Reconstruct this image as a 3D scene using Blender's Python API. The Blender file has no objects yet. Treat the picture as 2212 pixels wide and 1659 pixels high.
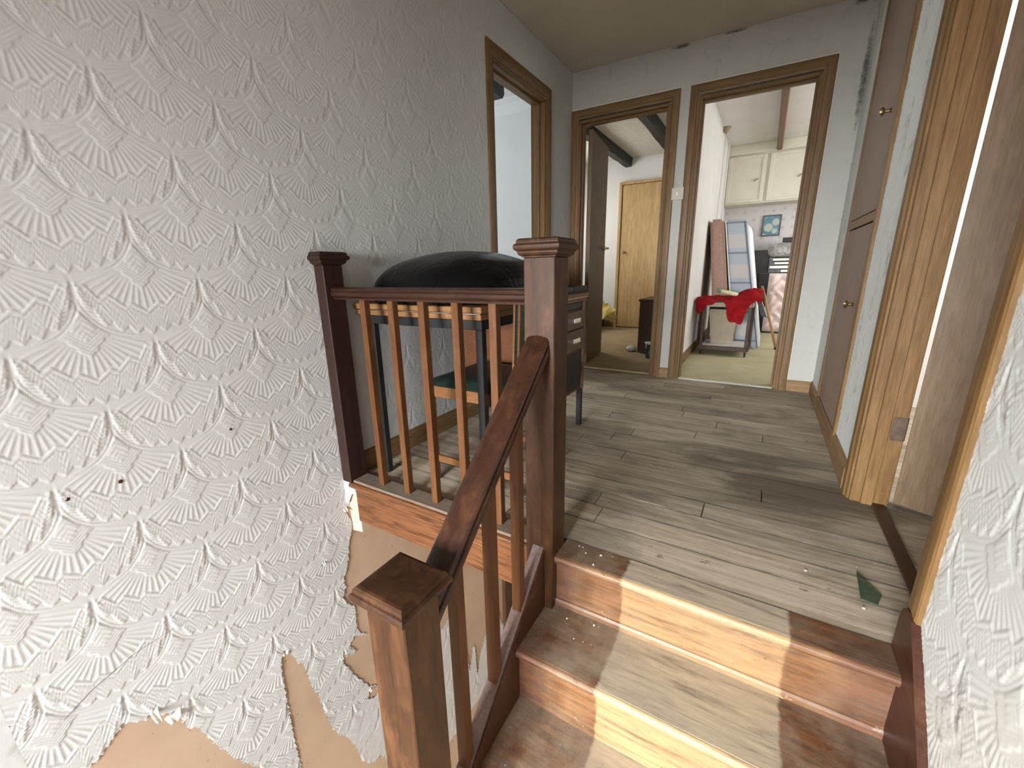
import bpy, bmesh, math, random
import numpy as np
from mathutils import Vector, Matrix

random.seed(7)
rng = np.random.default_rng(7)
scene = bpy.context.scene
COL = scene.collection

# ------------------------------------------------------------------ camera
YAW, PITCH, ROLL, FPX = -0.536995, 0.2664436, 0.0186124, 897.0257
def cam_axes():
    sa, ca, sb, cb = math.sin(YAW), math.cos(YAW), math.sin(PITCH), math.cos(PITCH)
    f = Vector((sa * cb, ca * cb, -sb)); r = Vector((ca, -sa, 0)); d = f.cross(r)
    r2 = r * math.cos(ROLL) + d * math.sin(ROLL); d2 = -r * math.sin(ROLL) + d * math.cos(ROLL)
    return r2, -d2, -f
cam = bpy.data.cameras.new('camera'); camo = bpy.data.objects.new('camera', cam); COL.objects.link(camo)
ax = cam_axes()
m = Matrix((ax[0], ax[1], ax[2])).transposed().to_4x4(); m.translation = Vector((0, 0, 0.86))
camo.matrix_world = m
cam.sensor_fit = 'HORIZONTAL'; cam.sensor_width = 36.0; cam.lens = FPX / 2212 * 36
cam.clip_start = 0.02; cam.clip_end = 60
scene.camera = camo

# ------------------------------------------------------------------ world, lights, exposure
w = bpy.data.worlds.new('world'); scene.world = w; w.use_nodes = True
bg = w.node_tree.nodes['Background']; bg.inputs[0].default_value = (0.75, 0.86, 1.0, 1); bg.inputs[1].default_value = 0.6

def area(name, loc, target, sx, sy, power, color):
    l = bpy.data.lights.new(name, 'AREA'); l.shape = 'RECTANGLE'; l.size = sx; l.size_y = sy
    l.energy = power; l.color = color
    o = bpy.data.objects.new(name, l); COL.objects.link(o); o.location = loc
    o.rotation_euler = (Vector(target) - Vector(loc)).to_track_quat('-Z', 'Y').to_euler()
    return o
# daylight outside the stair window behind the camera
area('daylight_stair_window', (-0.95, -5.0, 2.9), (-0.60, 0.6, 0.4), 3.4, 5.0, 4900, (0.97, 0.985, 1.0))
# daylight at the windows of the rooms off the landing
area('daylight_left_room', (-4.35, 2.75, 1.6), (-0.3, 2.45, 0.0), 1.3, 1.3, 46, (0.93, 0.97, 1.0))
area('daylight_middle_room', (-2.66, 5.25, 1.5), (-1.4, 5.35, 1.1), 1.1, 1.2, 15, (1.0, 0.98, 0.94))
area('daylight_end_room', (2.2, 5.2, 1.5), (-0.3, 5.2, 0.9), 1.4, 1.3, 36, (1.0, 0.99, 0.97))
area('daylight_near_room', (2.1, 2.2, 1.5), (0.9, 3.0, 1.0), 1.0, 1.2, 40, (1.0, 0.98, 0.94))

vs = scene.view_settings
vs.view_transform = 'Standard'; vs.look = 'None'; vs.gamma = 1.0; vs.exposure = 0.85
vs.use_curve_mapping = False
scene.cycles.use_denoising = True
scene.cycles.max_bounces = 8
scene.cycles.diffuse_bounces = 5
scene.cycles.caustics_reflective = False
scene.cycles.caustics_refractive = False
scene.cycles.sample_clamp_indirect = 6

# ------------------------------------------------------------------ materials
def srgb(r, g, b):
    f = lambda c: (c / 255 / 12.92) if c / 255 <= 0.04045 else ((c / 255 + 0.055) / 1.055) ** 2.4
    return (f(r), f(g), f(b), 1)

class NT:
    def __init__(s, name):
        s.mat = bpy.data.materials.new(name); s.mat.use_nodes = True
        s.t = s.mat.node_tree; s.b = s.t.nodes['Principled BSDF']
    def n(s, typ, **kw):
        nd = s.t.nodes.new('ShaderNode' + typ)
        for k, v in kw.items(): setattr(nd, k, v)
        return nd
    def l(s, a, b): s.t.links.new(a, b)
    def coord(s, scale=(1, 1, 1), rand=True, rot=(0, 0, 0)):
        tc = s.n('TexCoord'); mp = s.n('Mapping'); mp.inputs['Scale'].default_value = scale; mp.inputs['Rotation'].default_value = rot
        if rand:
            oi = s.n('ObjectInfo'); ml = s.n('MATH' if False else 'Math', operation='MULTIPLY'); ml.inputs[1].default_value = 37.0
            s.l(oi.outputs['Random'], ml.inputs[0])
            ad = s.n('VectorMath', operation='ADD'); s.l(tc.outputs['Object'], ad.inputs[0]); s.l(ml.outputs[0], ad.inputs[1])
            s.l(ad.outputs[0], mp.inputs[0])
        else: s.l(tc.outputs['Object'], mp.inputs[0])
        return mp.outputs[0]
    def noise(s, vec, scale, detail=4, rough=0.55, dist=0.0):
        nd = s.n('TexNoise'); nd.inputs['Scale'].default_value = scale; nd.inputs['Detail'].default_value = detail
        nd.inputs['Roughness'].default_value = rough; nd.inputs['Distortion'].default_value = dist
        s.l(vec, nd.inputs['Vector']); return nd.outputs['Fac']
    def ramp(s, fac, stops):
        r = s.n('ValToRGB'); e = r.color_ramp.elements
        while len(e) < len(stops): e.new(0.5)
        for i, (p, c) in enumerate(stops): e[i].position = p; e[i].color = c if len(c) == 4 else (*c, 1)
        s.l(fac, r.inputs[0]); return r.outputs[0]
    def mix(s, fac, a, b, mode='MIX'):
        m = s.n('MixRGB', blend_type=mode)
        for i, v in ((0, fac), (1, a), (2, b)):
            if hasattr(v, 'is_output') or isinstance(v, bpy.types.NodeSocket): s.l(v, m.inputs[i])
            else: m.inputs[i].default_value = v
        return m.outputs[0]
    def math(s, op, a, b=None, clamp=False):
        m = s.n('Math', operation=op); m.use_clamp = clamp
        for i, v in ((0, a), (1, b)):
            if v is None: continue
            if isinstance(v, bpy.types.NodeSocket): s.l(v, m.inputs[i])
            else: m.inputs[i].default_value = v
        return m.outputs[0]
    def step(s, v, edge, soft):                       # 0 below edge, 1 above
        m = s.n('MapRange'); m.inputs[1].default_value = edge - soft; m.inputs[2].default_value = edge + soft
        s.l(v, m.inputs[0]); return m.outputs[0]
    def bump(s, h, strength=0.3, dist=0.002):
        b = s.n('Bump'); b.inputs['Strength'].default_value = strength; b.inputs['Distance'].default_value = dist
        s.l(h, b.inputs['Height']); s.l(b.outputs[0], s.b.inputs['Normal'])
    def out(s, color=None, rough=0.5, spec=0.5, metal=0.0, coat=0.0):
        if color is not None:
            if isinstance(color, bpy.types.NodeSocket): s.l(color, s.b.inputs['Base Color'])
            else: s.b.inputs['Base Color'].default_value = color
        if isinstance(rough, bpy.types.NodeSocket): s.l(rough, s.b.inputs['Roughness'])
        else: s.b.inputs['Roughness'].default_value = rough
        s.b.inputs['Specular IOR Level'].default_value = spec
        s.b.inputs['Metallic'].default_value = metal
        s.b.inputs['Coat Weight'].default_value = coat; s.b.inputs['Coat Roughness'].default_value = 0.15
        return s.mat

def stretch(axis, along=0.06, across=1.0):
    v = [across] * 3; v['XYZ'.index(axis)] = along; return tuple(v)

def wood(name, dark, light, axis='Z', scale=28, rough=0.42, worn=None, worn_amt=0.5, coat=0.0, bump=0.25, fine=160, contrast=(0.3, 0.72)):
    t = NT(name); v = t.coord(stretch(axis, 0.07))
    a = t.noise(v, scale, 6, 0.6, 1.2); c = t.ramp(a, [(contrast[0], dark), (contrast[1], light)])
    f = t.noise(v, fine, 3, 0.7); c = t.mix(0.35, c, t.ramp(f, [(0.35, tuple(x * 0.55 for x in dark[:3]) + (1,)), (0.65, light)]), 'MIX')
    if worn is not None:
        v2 = t.coord(stretch(axis, 0.3)); wn = t.noise(v2, 16, 7, 0.7, 0.5); v3 = t.coord(stretch(axis, 0.2)); wn2 = t.noise(v3, 40, 4)
        k = t.math('MULTIPLY', t.step(wn, 0.56, 0.10), t.step(wn2, 0.45, 0.2)); k = t.math('MULTIPLY', k, worn_amt)
        c = t.mix(k, c, worn)
    t.bump(f, bump, 0.0006)
    rr = t.math('ADD', t.math('MULTIPLY', a, 0.25), rough - 0.12)
    return t.out(c, rr, 0.3, 0, coat * 0.5)

def plain(name, c, rough=0.6, var=0.12, scale=9, spec=0.4, metal=0.0, bump=0.0, bscale=120):
    t = NT(name); v = t.coord(); n = t.noise(v, scale, 5)
    lo = tuple(max(0, x * (1 - var)) for x in c[:3]) + (1,); hi = tuple(min(1, x * (1 + var)) for x in c[:3]) + (1,)
    col = t.ramp(n, [(0.3, lo), (0.7, hi)])
    if bump: t.bump(t.noise(v, bscale, 3), bump, 0.002)
    return t.out(col, rough, spec, metal)

M = {}
M['mahogany'] = wood('dark_mahogany_stain', (0.0202, 0.0076, 0.0029, 1), (0.0516, 0.0201, 0.0072, 1), 'Z', 22, 0.42, (0.1067, 0.0463, 0.0172, 1), 0.8, 0.05)
M['mahogany_x'] = wood('dark_mahogany_stain_rail', (0.0155, 0.0057, 0.0033, 1), (0.0346, 0.0124, 0.0065, 1), 'X', 22, 0.36, (0.0691, 0.0268, 0.0118, 1), 0.4, 0.15)
M['mahogany_y'] = wood('dark_mahogany_stain_handrail', (0.0163, 0.0064, 0.0034, 1), (0.0381, 0.0141, 0.0071, 1), 'Y', 22, 0.34, (0.0870, 0.0352, 0.0139, 1), 0.6, 0.2)
M['newel_dark'] = wood('purple_brown_newel_paint', (0.0180, 0.0075, 0.0056, 1), (0.0330, 0.0128, 0.0092, 1), 'Z', 10, 0.45)
M['baluster'] = wood('orange_brown_baluster', (0.0645, 0.0221, 0.0064, 1), (0.1138, 0.0435, 0.0135, 1), 'Z', 30, 0.42, (0.1594, 0.0736, 0.0290, 1), 0.4)
M['apron'] = wood('red_oak_fascia', (0.0442, 0.0140, 0.0051, 1), (0.1487, 0.0594, 0.0217, 1), 'X', 70, 0.42, None, 0, 0.05, 0.35, 200, (0.36, 0.56))
M['oak'] = wood('oak_architrave', (0.105, 0.055, 0.018, 1), (0.215, 0.125, 0.047, 1), 'Z', 30, 0.45, (0.2023, 0.0867, 0.0361, 1), 0.35)
M['oak_x'] = wood('oak_architrave_head', (0.105, 0.055, 0.018, 1), (0.215, 0.125, 0.047, 1), 'X', 30, 0.45)
M['oak_y'] = wood('oak_architrave_side_head', (0.105, 0.055, 0.018, 1), (0.215, 0.125, 0.047, 1), 'Y', 30, 0.45)
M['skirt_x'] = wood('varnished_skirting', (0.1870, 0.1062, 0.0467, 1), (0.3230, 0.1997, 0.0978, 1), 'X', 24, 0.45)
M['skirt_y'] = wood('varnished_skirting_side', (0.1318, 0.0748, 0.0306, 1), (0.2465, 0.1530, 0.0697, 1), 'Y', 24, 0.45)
M['doorleaf'] = wood('brown_veneer_door', (0.1200, 0.0760, 0.0400, 1), (0.2080, 0.1360, 0.0760, 1), 'Z', 16, 0.5, (0.2560, 0.1920, 0.1280, 1), 0.4)
M['cupdoor'] = wood('pinkish_brown_plywood', (0.1700, 0.1148, 0.0850, 1), (0.2465, 0.1700, 0.1275, 1), 'Z', 12, 0.55)
M['wardrobe'] = wood('golden_veneer', (0.36, 0.22, 0.09, 1), (0.60, 0.42, 0.20, 1), 'Z', 9, 0.42, None, 0, 0, 0.1, 90)
M['darkbrown'] = wood('dark_brown_laminate', (0.0350, 0.0154, 0.0070, 1), (0.0700, 0.0315, 0.0140, 1), 'Z', 14, 0.5)
M['chairwood'] = wood('orange_chair_wood', (0.1155, 0.0473, 0.0158, 1), (0.1890, 0.0840, 0.0315, 1), 'X', 26, 0.4)
M['deskwood'] = wood('light_brown_desk_board', (0.1625, 0.0780, 0.0292, 1), (0.2600, 0.1365, 0.0553, 1), 'X', 20, 0.4)
M['deskred'] = wood('red_brown_desk_panel', (0.0980, 0.0350, 0.0140, 1), (0.1540, 0.0595, 0.0245, 1), 'Y', 18, 0.4)
M['drawer'] = plain('brown_drawer_front', (0.13, 0.075, 0.05, 1), 0.45, 0.15)
M['trolley'] = wood('dark_trolley_wood', (0.0300, 0.0140, 0.0070, 1), (0.0600, 0.0275, 0.0140, 1), 'Z', 24, 0.45)
M['stick'] = wood('pale_stick_wood', (0.28, 0.15, 0.07, 1), (0.42, 0.25, 0.13, 1), 'Z', 20, 0.5)
M['beam_black'] = plain('black_beam_paint', (0.020, 0.022, 0.020, 1), 0.6, 0.4, 30, 0.4, 0, 0.6, 40)
M['beam_brown'] = wood('brown_ceiling_beam', (0.13, 0.07, 0.035, 1), (0.22, 0.12, 0.06, 1), 'Y', 20, 0.5)
M['black_metal'] = plain('black_enamel', (0.012, 0.012, 0.013, 1), 0.4, 0.3)
M['chrome'] = plain('chrome', (0.8, 0.8, 0.8, 1), 0.18, 0.05, 9, 0.5, 1.0)
M['brass'] = plain('dull_brass', (0.34, 0.25, 0.12, 1), 0.4, 0.2, 30, 0.5, 1.0)
M['hinge'] = plain('dark_bronze_hinge', (0.09, 0.06, 0.045, 1), 0.5, 0.3, 40, 0.5, 0.4)
M['green'] = plain('dark_green_vinyl', (0.008, 0.018, 0.013, 1), 0.42, 0.3, 30, 0.45, 0, 0.3, 300)
M['green_light'] = plain('green_vinyl_back', (0.025, 0.05, 0.036, 1), 0.45, 0.25, 30)
M['white_paint'] = plain('cream_gloss_paint', (0.62, 0.60, 0.49, 1), 0.4, 0.04)
M['white'] = plain('white_plastic', (0.75, 0.74, 0.70, 1), 0.4, 0.04)
M['switch'] = plain('yellowed_switch_plate', (0.50, 0.47, 0.38, 1), 0.4, 0.05)
M['ceil'] = plain('beige_ceiling_paint', (0.52, 0.485, 0.41, 1), 0.85, 0.06, 3, 0.2, 0, 0.15, 200)
M['ceil_art'] = plain('stippled_ceiling', (0.62, 0.60, 0.53, 1), 0.9, 0.10, 22, 0.2, 0, 0.8, 28)
M['cream_wall'] = plain('off_white_wall', (0.70, 0.69, 0.67, 1), 0.85, 0.04, 4, 0.2, 0, 0.3, 150)
M['blue_wall'] = plain('cool_white_wall', (0.60, 0.62, 0.63, 1), 0.85, 0.03, 3, 0.2)
M['carpet_olive'] = plain('olive_yellow_carpet', (0.44, 0.40, 0.255, 1), 0.95, 0.10, 5, 0.1, 0, 0.8, 260)
M['carpet_tan'] = plain('tan_carpet', (0.33, 0.25, 0.14, 1), 0.95, 0.12, 5, 0.1, 0, 0.8, 260)
M['dark_floor'] = plain('dark_subfloor', (0.03, 0.026, 0.02, 1), 0.9, 0.3)
M['pink_mat'] = plain('pinkish_brown_ticking', (0.42, 0.28, 0.22, 1), 0.85, 0.12, 60)
M['white_fab'] = plain('white_fabric', (0.72, 0.76, 0.80, 1), 0.85, 0.04)
M['piping'] = plain('dark_blue_piping', (0.10, 0.13, 0.17, 1), 0.7, 0.2)
M['pipe_w'] = plain('white_piping', (0.8, 0.82, 0.84, 1), 0.7, 0.05)
M['pink_quilt'] = plain('pink_quilted_fabric', (0.78, 0.63, 0.59, 1), 0.8, 0.06, 40)
M['red'] = plain('red_cloth', (0.46, 0.016, 0.022, 1), 0.85, 0.25, 25, 0.2, 0, 0.4, 200)
M['yellow_cloth'] = plain('yellow_cloth', (0.55, 0.42, 0.13, 1), 0.85, 0.2, 20)
M['paper_pages'] = plain('white_page_edges', (0.85, 0.84, 0.80, 1), 0.7, 0.05, 60)
M['book_black'] = plain('black_book_cover', (0.015, 0.015, 0.017, 1), 0.5, 0.3)
M['grey_cab'] = plain('dark_grey_cabinet', (0.045, 0.045, 0.045, 1), 0.6, 0.2)
M['box_beige'] = plain('beige_board', (0.34, 0.29, 0.21, 1), 0.7, 0.1)
M['tray_white'] = plain('grey_white_shelf', (0.55, 0.53, 0.53, 1), 0.4, 0.1, 20)
M['tube_green'] = plain('green_cap', (0.10, 0.24, 0.14, 1), 0.4)
M['tube_yellow'] = plain('pale_yellow_tube', (0.62, 0.60, 0.38, 1), 0.4, 0.2, 40)
M['plug'] = plain('dark_bin', (0.03, 0.034, 0.04, 1), 0.4)
M['frame_dark'] = plain('dark_frame', (0.08, 0.05, 0.035, 1), 0.4)
M['crumb'] = plain('plaster_crumb', (0.75, 0.68, 0.55, 1), 0.9)
M['lino'] = plain('dark_green_lino', (0.035, 0.055, 0.03, 1), 0.6, 0.4, 40)
M['rubber'] = plain('black_rubber', (0.01, 0.01, 0.011, 1), 0.5)

def mat_bag():
    t = NT('black_bin_liner'); v = t.coord((1, 1, 1), False)
    a = t.noise(v, 7, 3, 0.6, 1.5); v2 = t.coord((1.0, 0.25, 1.0), False, (0.3, 0.5, 0.4)); b = t.noise(v2, 22, 3, 0.6, 2.0)
    h = t.math('ADD', a, t.math('MULTIPLY', b, 0.6)); t.bump(h, 0.4, 0.012)
    return t.out((0.003, 0.003, 0.0033, 1), 0.24, 0.14)
M['bag'] = mat_bag()

def mat_clear_bag():
    t = NT('cloudy_plastic_bag'); v = t.coord(); a = t.noise(v, 16, 4, 0.6, 1.0)
    c = t.ramp(a, [(0.3, (0.20, 0.20, 0.19, 1)), (0.7, (0.55, 0.53, 0.49, 1))]); t.bump(a, 0.6, 0.02)
    return t.out(c, 0.2, 0.5)
M['clearbag'] = mat_clear_bag()

def mat_paper(name, mould=0.0, base=(0.55, 0.56, 0.56), spots=()):
    t = NT(name); v = t.coord((1, 1, 1), False); n = t.noise(v, 1.6, 5); n2 = t.noise(v, 90, 3)
    c = t.ramp(n, [(0.3, tuple(x * 0.95 for x in base) + (1,)), (0.7, tuple(min(1, x * 1.03) for x in base) + (1,))])
    if mould:
        v2 = t.coord((1, 1, 0.45), False); s1 = t.noise(v2, 9, 6, 0.7, 0.5); s2 = t.noise(v2, 55, 4, 0.7)
        k = t.math('MULTIPLY', t.step(s1, 0.60, 0.08), t.step(s2, 0.53, 0.07)); k = t.math('MULTIPLY', k, mould)
        c = t.mix(k, c, (0.10, 0.10, 0.09, 1))
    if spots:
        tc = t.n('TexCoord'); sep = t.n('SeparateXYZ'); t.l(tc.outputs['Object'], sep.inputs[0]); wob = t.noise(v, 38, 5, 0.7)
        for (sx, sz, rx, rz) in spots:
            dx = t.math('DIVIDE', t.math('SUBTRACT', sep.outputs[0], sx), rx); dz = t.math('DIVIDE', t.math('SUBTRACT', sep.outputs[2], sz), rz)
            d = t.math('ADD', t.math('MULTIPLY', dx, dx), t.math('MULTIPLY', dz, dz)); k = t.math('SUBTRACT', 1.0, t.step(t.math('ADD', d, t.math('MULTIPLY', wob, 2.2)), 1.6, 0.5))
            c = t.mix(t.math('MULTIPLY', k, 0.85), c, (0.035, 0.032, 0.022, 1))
    t.bump(n2, 0.12, 0.0008)
    return t.out(c, 0.55, 0.4)
M['paper'] = mat_paper('embossed_white_paper')
M['paper_mould'] = mat_paper('embossed_paper_with_mould', 0.75, (0.60, 0.61, 0.58))
M['paper_far'] = mat_paper('embossed_paper_far', 0.3, (0.44, 0.43, 0.395), ((-0.668, 2.302, 0.07, 0.014), (-0.343, 2.306, 0.08, 0.010), (0.30, 2.30, 0.05, 0.03), (0.36, 1.9, 0.02, 0.3)))  # same wallpaper, colour darkened to make the front-lit far wall look dimmer
M['paper_edge'] = plain('torn_paper_backing', (0.78, 0.74, 0.66, 1), 0.9, 0.06)

def mat_plaster():
    t = NT('bare_peach_plaster'); v = t.coord((1, 1, 1), False); n = t.noise(v, 2.4, 6, 0.6, 0.4); n2 = t.noise(v, 60, 4)
    c = t.ramp(n, [(0.3, (0.43, 0.305, 0.215, 1)), (0.7, (0.52, 0.385, 0.28, 1))])
    sp = t.step(t.noise(v, 45, 3, 0.6), 0.70, 0.02); c = t.mix(t.math('MULTIPLY', sp, 0.6), c, (0.25, 0.15, 0.09, 1))
    t.bump(n2, 0.2, 0.001); return t.out(c, 0.8, 0.25)
M['plaster'] = mat_plaster()

def mat_plank():
    t = NT('weathered_floorboard'); tc = t.n('TexCoord'); oi = t.n('ObjectInfo')
    v = t.coord(stretch('X', 0.05)); g = t.noise(v, 60, 7, 0.72, 0.6); f = t.noise(v, 190, 4, 0.75)
    c = t.ramp(g, [(0.34, (0.20, 0.155, 0.11, 1)), (0.5, (0.39, 0.325, 0.245, 1)), (0.75, (0.54, 0.465, 0.365, 1))])
    c = t.mix(0.3, c, t.ramp(f, [(0.3, (0.17, 0.135, 0.098, 1)), (0.7, (0.52, 0.45, 0.355, 1))]))
    hs = t.n('HueSaturation'); t.l(c, hs.inputs['Color'])
    t.l(t.math('ADD', t.math('MULTIPLY', oi.outputs['Random'], 0.35), 0.85), hs.inputs['Value']); c = hs.outputs[0]
    # damp stains: blotches, strongest across the middle of the landing and along the boards
    vv = t.coord((0.55, 1.5, 1), False); b = t.noise(vv, 3.0, 6, 0.65, 0.8)
    sep = t.n('SeparateXYZ'); t.l(tc.outputs['Object'], sep.inputs[0])
    dy = t.math('DIVIDE', t.math('SUBTRACT', sep.outputs[1], 1.95), 0.38); dx = t.math('DIVIDE', t.math('SUBTRACT', sep.outputs[0], 0.18), 0.62)
    d = t.math('ADD', t.math('MULTIPLY', dx, dx), t.math('MULTIPLY', dy, dy)); zone = t.math('MAXIMUM', t.math('SUBTRACT', 1.0, d), 0.0)
    k = t.step(t.math('ADD', b, t.math('MULTIPLY', zone, 0.22)), 0.60, 0.12)
    c = t.mix(t.math('MULTIPLY', k, 0.72), c, (0.052, 0.040, 0.024, 1))
    v3 = t.coord((0.5, 1, 1), False); sp = t.step(t.noise(v3, 26, 3, 0.6), 0.69, 0.02); c = t.mix(t.math('MULTIPLY', sp, 0.55), c, (0.05, 0.04, 0.03, 1))
    sg = t.n('SeparateXYZ'); t.l(tc.outputs['Generated'], sg.inputs[0]); e = t.math('MINIMUM', sg.outputs[1], t.math('SUBTRACT', 1.0, sg.outputs[1]))
    en = t.noise(t.coord((0.3, 1, 1), False), 20, 5, 0.7); k = t.math('SUBTRACT', 1.0, t.step(e, 0.03, 0.03)); k = t.math('MULTIPLY', k, t.step(en, 0.42, 0.2))
    c = t.mix(t.math('MULTIPLY', k, 0.85), c, (0.035, 0.03, 0.018, 1))
    t.bump(g, 0.4, 0.0015); return t.out(c, 0.72, 0.3)
M['plank'] = mat_plank()

def mat_stair(name, floorlike=False, x1=-0.25, x2=0.155, pale=(0.42, 0.27, 0.135), grey=0.0, dust=0.25):
    """bare pine where the stair carpet lay, brown stain with crisp borders on both sides"""
    t = NT(name); tc = t.n('TexCoord'); v = t.coord(stretch('X', 0.06)); g = t.noise(v, 36, 6, 0.6, 1.0); f = t.noise(v, 180, 3, 0.7)
    c0 = t.ramp(g, [(0.3, tuple(x * 0.72 for x in pale) + (1,)), (0.7, tuple(min(1, x * 1.15) for x in pale) + (1,))])
    if grey: c0 = t.mix(grey, c0, (0.40, 0.345, 0.26, 1))
    st = t.ramp(g, [(0.3, (0.066, 0.025, 0.008, 1)), (0.7, (0.155, 0.066, 0.022, 1))])
    st2 = t.ramp(g, [(0.3, (0.045, 0.015, 0.008, 1)), (0.7, (0.10, 0.035, 0.017, 1))])
    sep = t.n('SeparateXYZ'); t.l(tc.outputs['Object'], sep.inputs[0])
    wv = t.coord((1, 1, 1), False); wob = t.math('MULTIPLY', t.math('SUBTRACT', t.noise(wv, 30, 4), 0.5), 0.02)
    x = t.math('ADD', sep.outputs[0], wob)
    left = t.math('SUBTRACT', 1.0, t.step(x, x1, 0.004)); right = t.step(x, x2, 0.004)
    blot = t.noise(t.coord((1, 1, 1), False), 5, 6, 0.65)
    fade = t.math('ADD', 0.72, t.math('MULTIPLY', t.step(blot, 0.48, 0.1), 0.28))
    c = t.mix(t.math('MULTIPLY', t.math('MAXIMUM', left, right), fade), c0, st)
    far = t.math('MAXIMUM', t.math('SUBTRACT', 1.0, t.step(x, -0.405, 0.012)), t.step(x, 0.262, 0.03))
    c = t.mix(t.math('MULTIPLY', far, 0.6), c, st2)
    gv = t.noise(t.coord((0.10, 1, 1), False), 46, 7, 0.75, 0.5); c = t.mix(0.85, c, t.ramp(gv, [(0.34, (0.36, 0.33, 0.30, 1)), (0.47, (0.88, 0.86, 0.84, 1)), (0.66, (1.25, 1.2, 1.14, 1))]), 'MULTIPLY')
    gr = t.noise(t.coord((1, 1, 1), False), 3.3, 7, 0.7); c = t.mix(t.math('MULTIPLY', t.step(gr, 0.56, 0.14), dust), c, (0.27, 0.225, 0.17, 1))
    # scuffs and splashes of filler, knocks and nail marks
    sc = t.step(t.noise(t.coord((0.35, 1, 1), False), 26, 6, 0.75), 0.67, 0.025); c = t.mix(t.math('MULTIPLY', sc, 0.55), c, (0.66, 0.55, 0.42, 1))
    dk = t.step(t.noise(t.coord((0.7, 1, 1), False, (0, 0, 1.0)), 38, 4, 0.7), 0.69, 0.02); c = t.mix(t.math('MULTIPLY', dk, 0.7), c, (0.055, 0.03, 0.02, 1))
    t.bump(f, 0.25, 0.0008); return t.out(c, 0.5, 0.4)
M['riser'] = mat_stair('stained_pine_riser', pale=(0.265, 0.16, 0.076))
M['riser_low'] = mat_stair('stained_pine_lower_riser', pale=(0.30, 0.195, 0.095), x2=0.9)
M['tread'] = mat_stair('stained_pine_tread', pale=(0.40, 0.30, 0.19), grey=0.75, dust=0.75)
M['nosing'] = mat_stair('stained_pine_nosing', pale=(0.36, 0.29, 0.21), grey=0.8, dust=0.5)
M['edge'] = mat_stair('worn_nosing_edge', pale=(0.36, 0.24, 0.12), dust=0.1)
M['string_in'] = wood('red_brown_string', (0.0292, 0.0089, 0.0043, 1), (0.0583, 0.0202, 0.0092, 1), 'Y', 22, 0.42, (0.1249, 0.0646, 0.0319, 1), 0.35)
M['string_dust'] = wood('dusty_string_top', (0.1360, 0.0884, 0.0748, 1), (0.2176, 0.1564, 0.1360, 1), 'Y', 18, 0.5, (0.0816, 0.0340, 0.0204, 1), 0.4)
M['dust_strip'] = wood('dusty_nosing_strip', (0.1280, 0.0960, 0.0704, 1), (0.2176, 0.1792, 0.1408, 1), 'X', 22, 0.6, (0.1024, 0.0384, 0.0192, 1), 0.5)

def mat_plaid():
    t = NT('blue_grey_plaid_ticking'); tc = t.n('TexCoord'); sep = t.n('SeparateXYZ'); t.l(tc.outputs['Object'], sep.inputs[0])
    z = sep.outputs[2]; x = sep.outputs[0]
    def band(co, per, off, wd):
        f = t.math('FRACT', t.math('ADD', t.math('DIVIDE', co, per), off)); return t.math('LESS_THAN', f, wd)
    c = t.mix(t.math('MULTIPLY', band(z, 0.30, 0.1, 0.55), 1.0), (0.52, 0.50, 0.49, 1), (0.40, 0.45, 0.50, 1))
    c = t.mix(t.math('MULTIPLY', band(z, 0.30, 0.75, 0.07), 0.75), c, (0.16, 0.18, 0.21, 1))
    c = t.mix(t.math('MULTIPLY', band(x, 0.012, 0.2, 0.4), 0.15), c, (0.25, 0.30, 0.36, 1))
    return t.out(c, 0.85, 0.2)
M['plaid'] = mat_plaid()

def mat_dots():
    t = NT('lilac_wall_with_sprig_motifs'); v = t.coord((1, 1, 1), False)
    vo = t.n('TexVoronoi'); vo.inputs['Scale'].default_value = 9.0; vo.inputs['Randomness'].default_value = 0.15; t.l(v, vo.inputs['Vector'])
    k = t.math('SUBTRACT', 1.0, t.step(vo.outputs['Distance'], 0.20, 0.08))
    c = t.mix(t.math('MULTIPLY', k, 0.5), (0.60, 0.57, 0.57, 1), (0.33, 0.33, 0.34, 1)); return t.out(c, 0.85, 0.2)
M['dots'] = mat_dots()

def mat_painting():
    t = NT('blue_floral_painting'); v = t.coord((1, 1, 1), False); a = t.noise(v, 14, 5, 0.6, 1.0)
    c = t.ramp(a, [(0.25, (0.045, 0.10, 0.16, 1)), (0.55, (0.12, 0.25, 0.34, 1)), (0.8, (0.26, 0.40, 0.46, 1))])
    tc = t.n('TexCoord'); sep = t.n('SeparateXYZ'); t.l(tc.outputs['Object'], sep.inputs[0])
    for (cx, cz, r) in ((-0.03, 0.105, 0.05), (0.05, 0.17, 0.042), (0.045, 0.06, 0.03)):
        dx = t.math('SUBTRACT', sep.outputs[0], cx); dz = t.math('SUBTRACT', sep.outputs[2], cz)
        d = t.math('SQRT', t.math('ADD', t.math('MULTIPLY', dx, dx), t.math('MULTIPLY', dz, dz)))
        d = t.math('ADD', d, t.math('MULTIPLY', t.math('SUBTRACT', a, 0.5), 0.05))
        c = t.mix(t.math('MULTIPLY', t.math('SUBTRACT', 1.0, t.step(d, r, 0.008)), 0.8), c, (0.52, 0.54, 0.42, 1))
    return t.out(c, 0.5, 0.4)
M['painting'] = mat_painting()

def mat_glass():
    m = bpy.data.materials.new('window_glass'); m.use_nodes = True; nt = m.node_tree; nt.nodes.clear()
    o = nt.nodes.new('ShaderNodeOutputMaterial'); mx = nt.nodes.new('ShaderNodeMixShader'); tr = nt.nodes.new('ShaderNodeBsdfTransparent')
    gl = nt.nodes.new('ShaderNodeBsdfGlossy'); gl.inputs['Roughness'].default_value = 0.03; mx.inputs[0].default_value = 0.06
    nt.links.new(tr.outputs[0], mx.inputs[1]); nt.links.new(gl.outputs[0], mx.inputs[2]); nt.links.new(mx.outputs[0], o.inputs[0]); return m
M['glass'] = mat_glass()

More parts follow.
